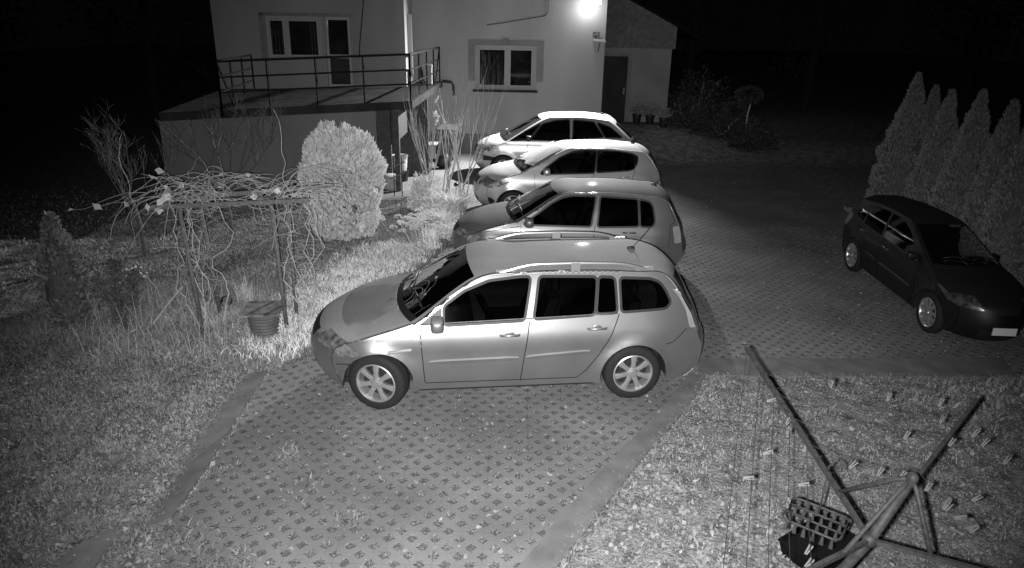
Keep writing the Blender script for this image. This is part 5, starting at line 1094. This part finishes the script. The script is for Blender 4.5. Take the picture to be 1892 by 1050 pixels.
tag(m.build('dry_stalks', M['twig']), 'thin dry stalks sticking out of the unmown grass on the left', 'stalks', kind='stuff')
tag(blades_mesh('tall_grass', np.concatenate([blades(16000, (-6.6, -2.7), (7.4, 10.2), .10, lambda P: lawn(P) & (rng.random(len(P)) < np.clip((P[:, 1] - 7.2) * .8, 0, 1)), .006), blades(9000, (-4.6, -1.4), (9.8, 14.2), .10, lawn, .008)]), M['grass']), 'longer unmown grass around the arbour', 'grass', kind='stuff')
for i, (u0, v0, u1, v1, lab) in enumerate([(190, 632, 222, 604, 'pale stick lying in the wild corner nearest the picture edge'), (232, 624, 254, 612, 'short pale stick lying right of the longer one'), (283, 603, 338, 533, 'long thin stick propped against the arbour post')]):
    a, b = gp(u0, v0), gp(u1, v1, .02 if i < 2 else .35); m = MB(); m.tube([(a[0], a[1], .03), ((a[0] + b[0]) / 2, (a[1] + b[1]) / 2, (a[2] + b[2]) / 2 + .04), (b[0], b[1], b[2] + .03)], .014, 6); tag(m.build('stick', M['twig']), lab, 'stick')
# right-hand bank with bushes in the dark
for i, (u, v, Y, rx, rz, lab) in enumerate([(1268, 235, 23.6, .8, .9, 'dim bush at the outer corner of the annex'), (1330, 270, 23.4, 1.2, .8, 'low spreading bush on the dark bank'), (1385, 268, 22.8, .8, .7, 'rounded low bush at the right end of the dark bank'), (1290, 150, 26.0, 1.2, 1.7, 'tall dim shrub behind the annex corner')]):
    p = yp(u, v, Y); x = p[0]; leafy('bank_bush', lab, (x, Y, float(hgt(x, Y)) - .05), rx, rz, 2600, .13, .07, cat='bush', mat_='bank_leaf', group='bushes on the dark bank')
tp = empty('topiary_tree', (0, 0, 0)); p = yp(1378, 250, 23.0); x = p[0]; zt_ = float(hgt(x, 23.0)); tp.location = (x, 23.0, zt_); tag(tp, 'small topiary tree with two puffs of foliage on the dark bank', 'topiary')
m = MB(); m.tube([(0, 0, 0), (-.04, 0, .9), (.05, 0, 1.5)], [.035, .03, .02], 7); m.build('trunk', M['twig'], tp)
for cu, cv, r in ((1384, 176, .40), (1358, 203, .34)):
    q = yp(cu, cv, 23.0); d = rng.normal(0, 1, (1500, 3)); d /= np.linalg.norm(d, axis=1)[:, None]; P = d * np.array([r, r * .9, r * .62]) * rng.uniform(.75, 1, (1500, 1)) + np.array([q[0] - x, 0, q[2] - zt_]); leaf_cards(P, d, .10, .05, M['bank_leaf'], 'crown', tp, .4)

# ================================================================ rotary clothes dryer, pegs, sock hanger
HUB = Vector((1.83, 2.90, 1.45)); MT = Vector(tuple(gp(1686, 884, 1.78)))
ad = empty('rotary_dryer', (HUB.x - .12, HUB.y - .17, 0)); tag(ad, 'rotary clothes dryer with four arms and sagging lines over the right lawn', 'clothes dryer')
O_ = Vector(ad.location)
A_END = [Vector(tuple(gp(1378, 643, 1.72))), Vector(tuple(gp(1806, 738, 1.74))), HUB + (Vector(tuple(gp(1478, 1062, 1.5))) - HUB) * 2.0, HUB + Vector((.62, -.44, .10)) * 2.5]
m = MB(); dirm = (MT - HUB); base = HUB - dirm * (HUB.z / dirm.z) * .55; q_ = Vector(tuple(gp(1560, 1050, 1.22))); base = HUB + (q_ - HUB) * (1.45 / .23); base.z = 0; m.tube([base - O_, HUB - O_, MT - O_], [.027, .027, .025], 12); m.build('mast', M['galv'], ad, True)
for a in A_END: m = MB(); m.bar(HUB - O_, a - O_, .023, .023); m.build('arm', M['galv'], ad)
m = MB(); m.ell(HUB - O_, (.036, .036, .04), 12, 8); m.build('hub', M['galv'], ad, True)
m = MB(); m.ell(MT - O_, (.03, .03, .035), 12, 8); m.build('top_runner', M['galv'], ad, True)
for i, t in ((0, .19), (1, .26), (3, .14), (2, .2)):
    q = HUB.lerp(A_END[i], t); m = MB(); m.tube([MT - O_, (MT.lerp(q, .2) + Vector((0, 0, .015))) - O_, q - O_], .012, 8); m.build('strut', M['galv'], ad, True)
FR_ = [.42, .56, .70, .84, .985]; lines = []
m = MB()
for i in range(4):
    for t in FR_:
        a = HUB.lerp(A_END[i], t); b = HUB.lerp(A_END[(i + 1) % 4 if i != 1 else 3], t)
        if i == 3: continue
        if i == 0: b = HUB.lerp(A_END[1], t)
        if i == 1: b = HUB.lerp(A_END[3], t)
        if i == 2: b = HUB.lerp(A_END[0], t)
        pts = [a.lerp(b, s_) - Vector((0, 0, .10 * t * 4 * s_ * (1 - s_))) for s_ in np.linspace(0, 1, 9)]; lines.append(pts); m.tube([q - O_ for q in pts], .0019, 4, 0, False)
m.build('washing_line', M['rope'], ad)
# pegs: each a thing of its own, clipped to a line
def clothes_peg(loc, rz, tilt, label):
    t = empty('clothes_peg', loc, rz, .88); t.rotation_euler = (tilt, 0, rz); tag(t, label, 'clothes peg', 'pegs on the dryer lines')
    for s_ in (-1, 1): m = MB(); m.hexa([(-.006, s_ * .006, .012), (.006, s_ * .006, .012), (.006, s_ * .012, .012), (-.006, s_ * .012, .012)], [(-.005, s_ * .001 + .0005, -.055), (.005, s_ * .001 + .0005, -.055), (.005, s_ * .008, -.055), (-.005, s_ * .008, -.055)]); m.build('peg_leg', M['peg'], t)
    m = MB(); m.tube([(-.007, 0, -.012), (.007, 0, -.012)], .006, 6); m.build('spring', M['galv'], t)
pegs = [(1539, 692, 0, .1), (1422, 741, 1.5, 1.3), (1454, 760, .3, .3), (1452, 778, .5, .4), (1456, 795, .3, .3), (1492, 803, .2, .2), (1649, 722, 1.4, .1), (1741, 731, 1.4, .2), (1745, 770, .2, .2), (1680, 798, 1.3, .3), (1432, 835, 1.4, 1.2), (1402, 886, 1.5, 1.5), (1477, 893, 1.4, 1.3), (1440, 924, .1, .1), (1562, 922, 1.0, .5), (1625, 882, 1.2, .3), (1693, 889, 1.0, .5), (1708, 905, 1.3, .3), (1724, 850, 1.2, .3), (1765, 815, 1.2, .3), (1805, 806, 1.1, .4), (1808, 825, 1.1, .4), (1856, 853, 1.0, .3), (1663, 929, 1.2, .4), (1559, 1005, 1.2, .3), (1581, 1028, 1.1, .4), (1668, 1016, 1.3, .3), (1652, 1040, .6, .3), (1808, 925, 1.0, .6), (1780, 960, 1.4, 1.3), (1792, 992, 1.6, 1.4), (1753, 1035, .6, .4)]
ordn = ['first', 'second', 'third', 'fourth', 'fifth', 'sixth', 'seventh', 'eighth']
LPt = [(Vector(q), li) for li, L_ in enumerate(lines) for q in L_]
def near_line(u, v):
    best = None
    for L_ in lines:
        for i in range(len(L_) - 1):
            for s_ in np.linspace(0, 1, 7):
                q = L_[i].lerp(L_[i + 1], s_); w = np.array(q) - _C; dd = w @ _F
                if dd <= 0: continue
                uu, vv = 946 + FOC * (w @ _R) / dd, 525 + FOC * (w @ _D) / dd; e = (uu - u) ** 2 + (vv - v) ** 2
                if best is None or e < best[0]: best = (e, q)
    return best[1]
desc = {0: 'peg standing clear on the farthest line above the concrete strip', 1: 'flat peg on the line nearest the top of the left arm', 13: 'brightest peg, hanging open beside the sock hanger', 12: 'sideways peg above the sock hanger', 11: 'sideways peg left of the sock hanger', 10: 'slanting peg low on the left line above the sock hanger'}
for i, (u, v, rz, tl) in enumerate(pegs):
    q = near_line(u, v); lab = desc.get(i)
    if not lab:
        side = 'left arm' if u < 1500 else ('dryer mast' if u < 1720 and v > 840 else ('right arm' if v < 900 else 'lower right arm')); lab = f'small pale peg {i + 1}th' 
        k_ = sum(1 for j in range(i) if j not in desc and (('left arm' if pegs[j][0] < 1500 else ('dryer mast' if pegs[j][0] < 1720 and pegs[j][1] > 840 else ('right arm' if pegs[j][1] < 900 else 'lower right arm'))) == side))
        lab = f"pale peg by the {side}, {['first', 'second', 'third', 'fourth', 'fifth', 'sixth', 'seventh', 'eighth', 'ninth', 'tenth', 'eleventh', 'twelfth', 'thirteenth'][k_]} from the top of the picture"
    clothes_peg(q, rz, tl, lab)
# sock hanger: rounded frame with cross bars and small clips
hc = Vector(tuple(gp(1507, 958, 1.12))); sh_ = empty('sock_hanger', hc, RAD(-38), 1.45); tag(sh_, 'small rectangular sock hanger with rows of clips hanging from the dryer line', 'sock hanger')
w_, h_ = .115, .088; fr = []
for cx_, cy_, a0_ in ((w_ - .03, h_ - .03, 0), (-w_ + .03, h_ - .03, pi / 2), (-w_ + .03, -h_ + .03, pi), (w_ - .03, -h_ + .03, 3 * pi / 2)):
    for a in np.linspace(a0_, a0_ + pi / 2, 5): fr.append((cx_ + .03 * cos(a), cy_ + .03 * sin(a), 0))
fr.append(fr[0]); m = MB(); m.tube(fr, .0055, 6)
for yy in (-.03, .03): m.tube([(-w_, yy, 0), (w_, yy, 0)], .0045, 6)
m.build('frame', M['galv'], sh_, True)
m = MB(); m.tube([(0, .04, 0), (.0, .06, .10), (.0, .06, .22), (.02, .06, .26), (.045, .06, .25), (.05, .06, .22)], .004, 6); m.build('hook', M['galv'], sh_, True)
for yy in (-.088, -.03, .03, .088):
    for xx in np.linspace(-.09, .09, 6):
        m = MB(); m.hexa([(xx - .008, yy - .006, -.045), (xx + .008, yy - .006, -.045), (xx + .008, yy + .006, -.045), (xx - .008, yy + .006, -.045)], [(xx - .004, yy - .003, -.006), (xx + .004, yy - .003, -.006), (xx + .004, yy + .003, -.006), (xx - .004, yy + .003, -.006)]); m.build('clip', M['galv'], sh_)
c = gp(1512, 1026); cr_ = empty('black_crate', (c[0], c[1], 0), RAD(35), 1.0); tag(cr_, 'black shallow plastic crate lying on the lawn beneath the sock hanger', 'crate')
m = MB(); m.hexa([(-.24, -.16, .0), (.24, -.16, .0), (.24, .16, .0), (-.24, .16, .0)], [(-.27, -.19, .14), (.27, -.19, .14), (.27, .19, .14), (-.27, .19, .14)]); m.build('crate_wall', M['crate'], cr_)
m = MB(); rr = [(.27, -.19, .14), (.27, .19, .14), (-.27, .19, .14), (-.27, -.19, .14), (.27, -.19, .14)]; m.tube(rr, .012, 6); m.build('rim', M['crate'], cr_)
p = yp(1849, 216, 34.0); sh2 = empty('far_shed', (p[0], 34.0, 0)); tag(sh2, 'far building with one lit window glinting between the last two cypresses', 'building')
m = MB(); m.box((-2.2, .1, 0), (2.2, 3.5, p[2] + 1.2)); m.hexa([(-2.4, -.1, p[2] + 1.2), (2.4, -.1, p[2] + 1.2), (2.4, 3.7, p[2] + 1.2), (-2.4, 3.7, p[2] + 1.2)], [(-2.4, 1.7, p[2] + 2.2), (2.4, 1.7, p[2] + 2.2), (2.4, 1.9, p[2] + 2.2), (-2.4, 1.9, p[2] + 2.2)]); m.build('wall', M['room'], sh2)
m = MB(); m.box((-.32, .06, p[2] - .55), (.32, .098, p[2] + .5)); m.build('window', mat('lit_pane', .5, .5, emit=.55), sh2)
m = MB()
for x_ in (-.2, -.05, .12, .22): m.bar((x_, .03, p[2] - .6), (x_ + .05, .03, p[2] + .55), .05, .02)
m.bar((-.35, .02, p[2] + .1), (.35, .02, p[2] + .1), .04, .08); m.build('window_bars', M['room'], sh2)
# the dark wood beyond
M['foliage_night'] = mat('distant_foliage', .03, .9, island=(.012, .045), spec=0)
m = MB(); 
def far_trees():
    random.seed(3); spots = [(-13, 26, 8), (-16, 20, 7), (-11, 30, 9), (12, 30, 9), (16, 26, 8), (8, 34, 9), (20, 33, 10), (-20, 27, 9), (-24, 18, 8), (25, 24, 8)]
    labs = ['dark tree left behind the house, nearest its corner', 'dark tree beyond the left lawn', 'dark tree behind the left gable', 'dark tree behind the bank', 'dark tree right behind the cypress row', 'dark tree straight behind the annex', 'far dark tree on the right', 'far dark tree on the left', 'outermost dark tree on the left', 'outermost dark tree on the right']
    for (x, y_, h), lab in zip(spots, labs):
        t = empty('dark_tree', (x, y_, float(hgt(x, y_)) - .1)); tag(t, lab, 'tree', 'dark trees around the plot'); mm_ = MB(); mm_.tube([(0, 0, 0), (.1, 0, h * .5), (0, .1, h * .9)], [.2, .14, .05], 8); mm_.build('trunk', M['foliage_night'], t)
        n = 2600; d = rng.normal(0, 1, (n, 3)); d /= np.linalg.norm(d, axis=1)[:, None]; P = d * (rng.uniform(.3, 1, n) ** .5)[:, None] * np.array([h * .28, h * .28, h * .42]) * (1 + lump(d * 1.4, .3, 3, int(h * 10)))[:, None] + np.array([0, 0, h * .58]); leaf_cards(P, d, .2, .1, M['foliage_night'], 'crown', t, .6)
far_trees()
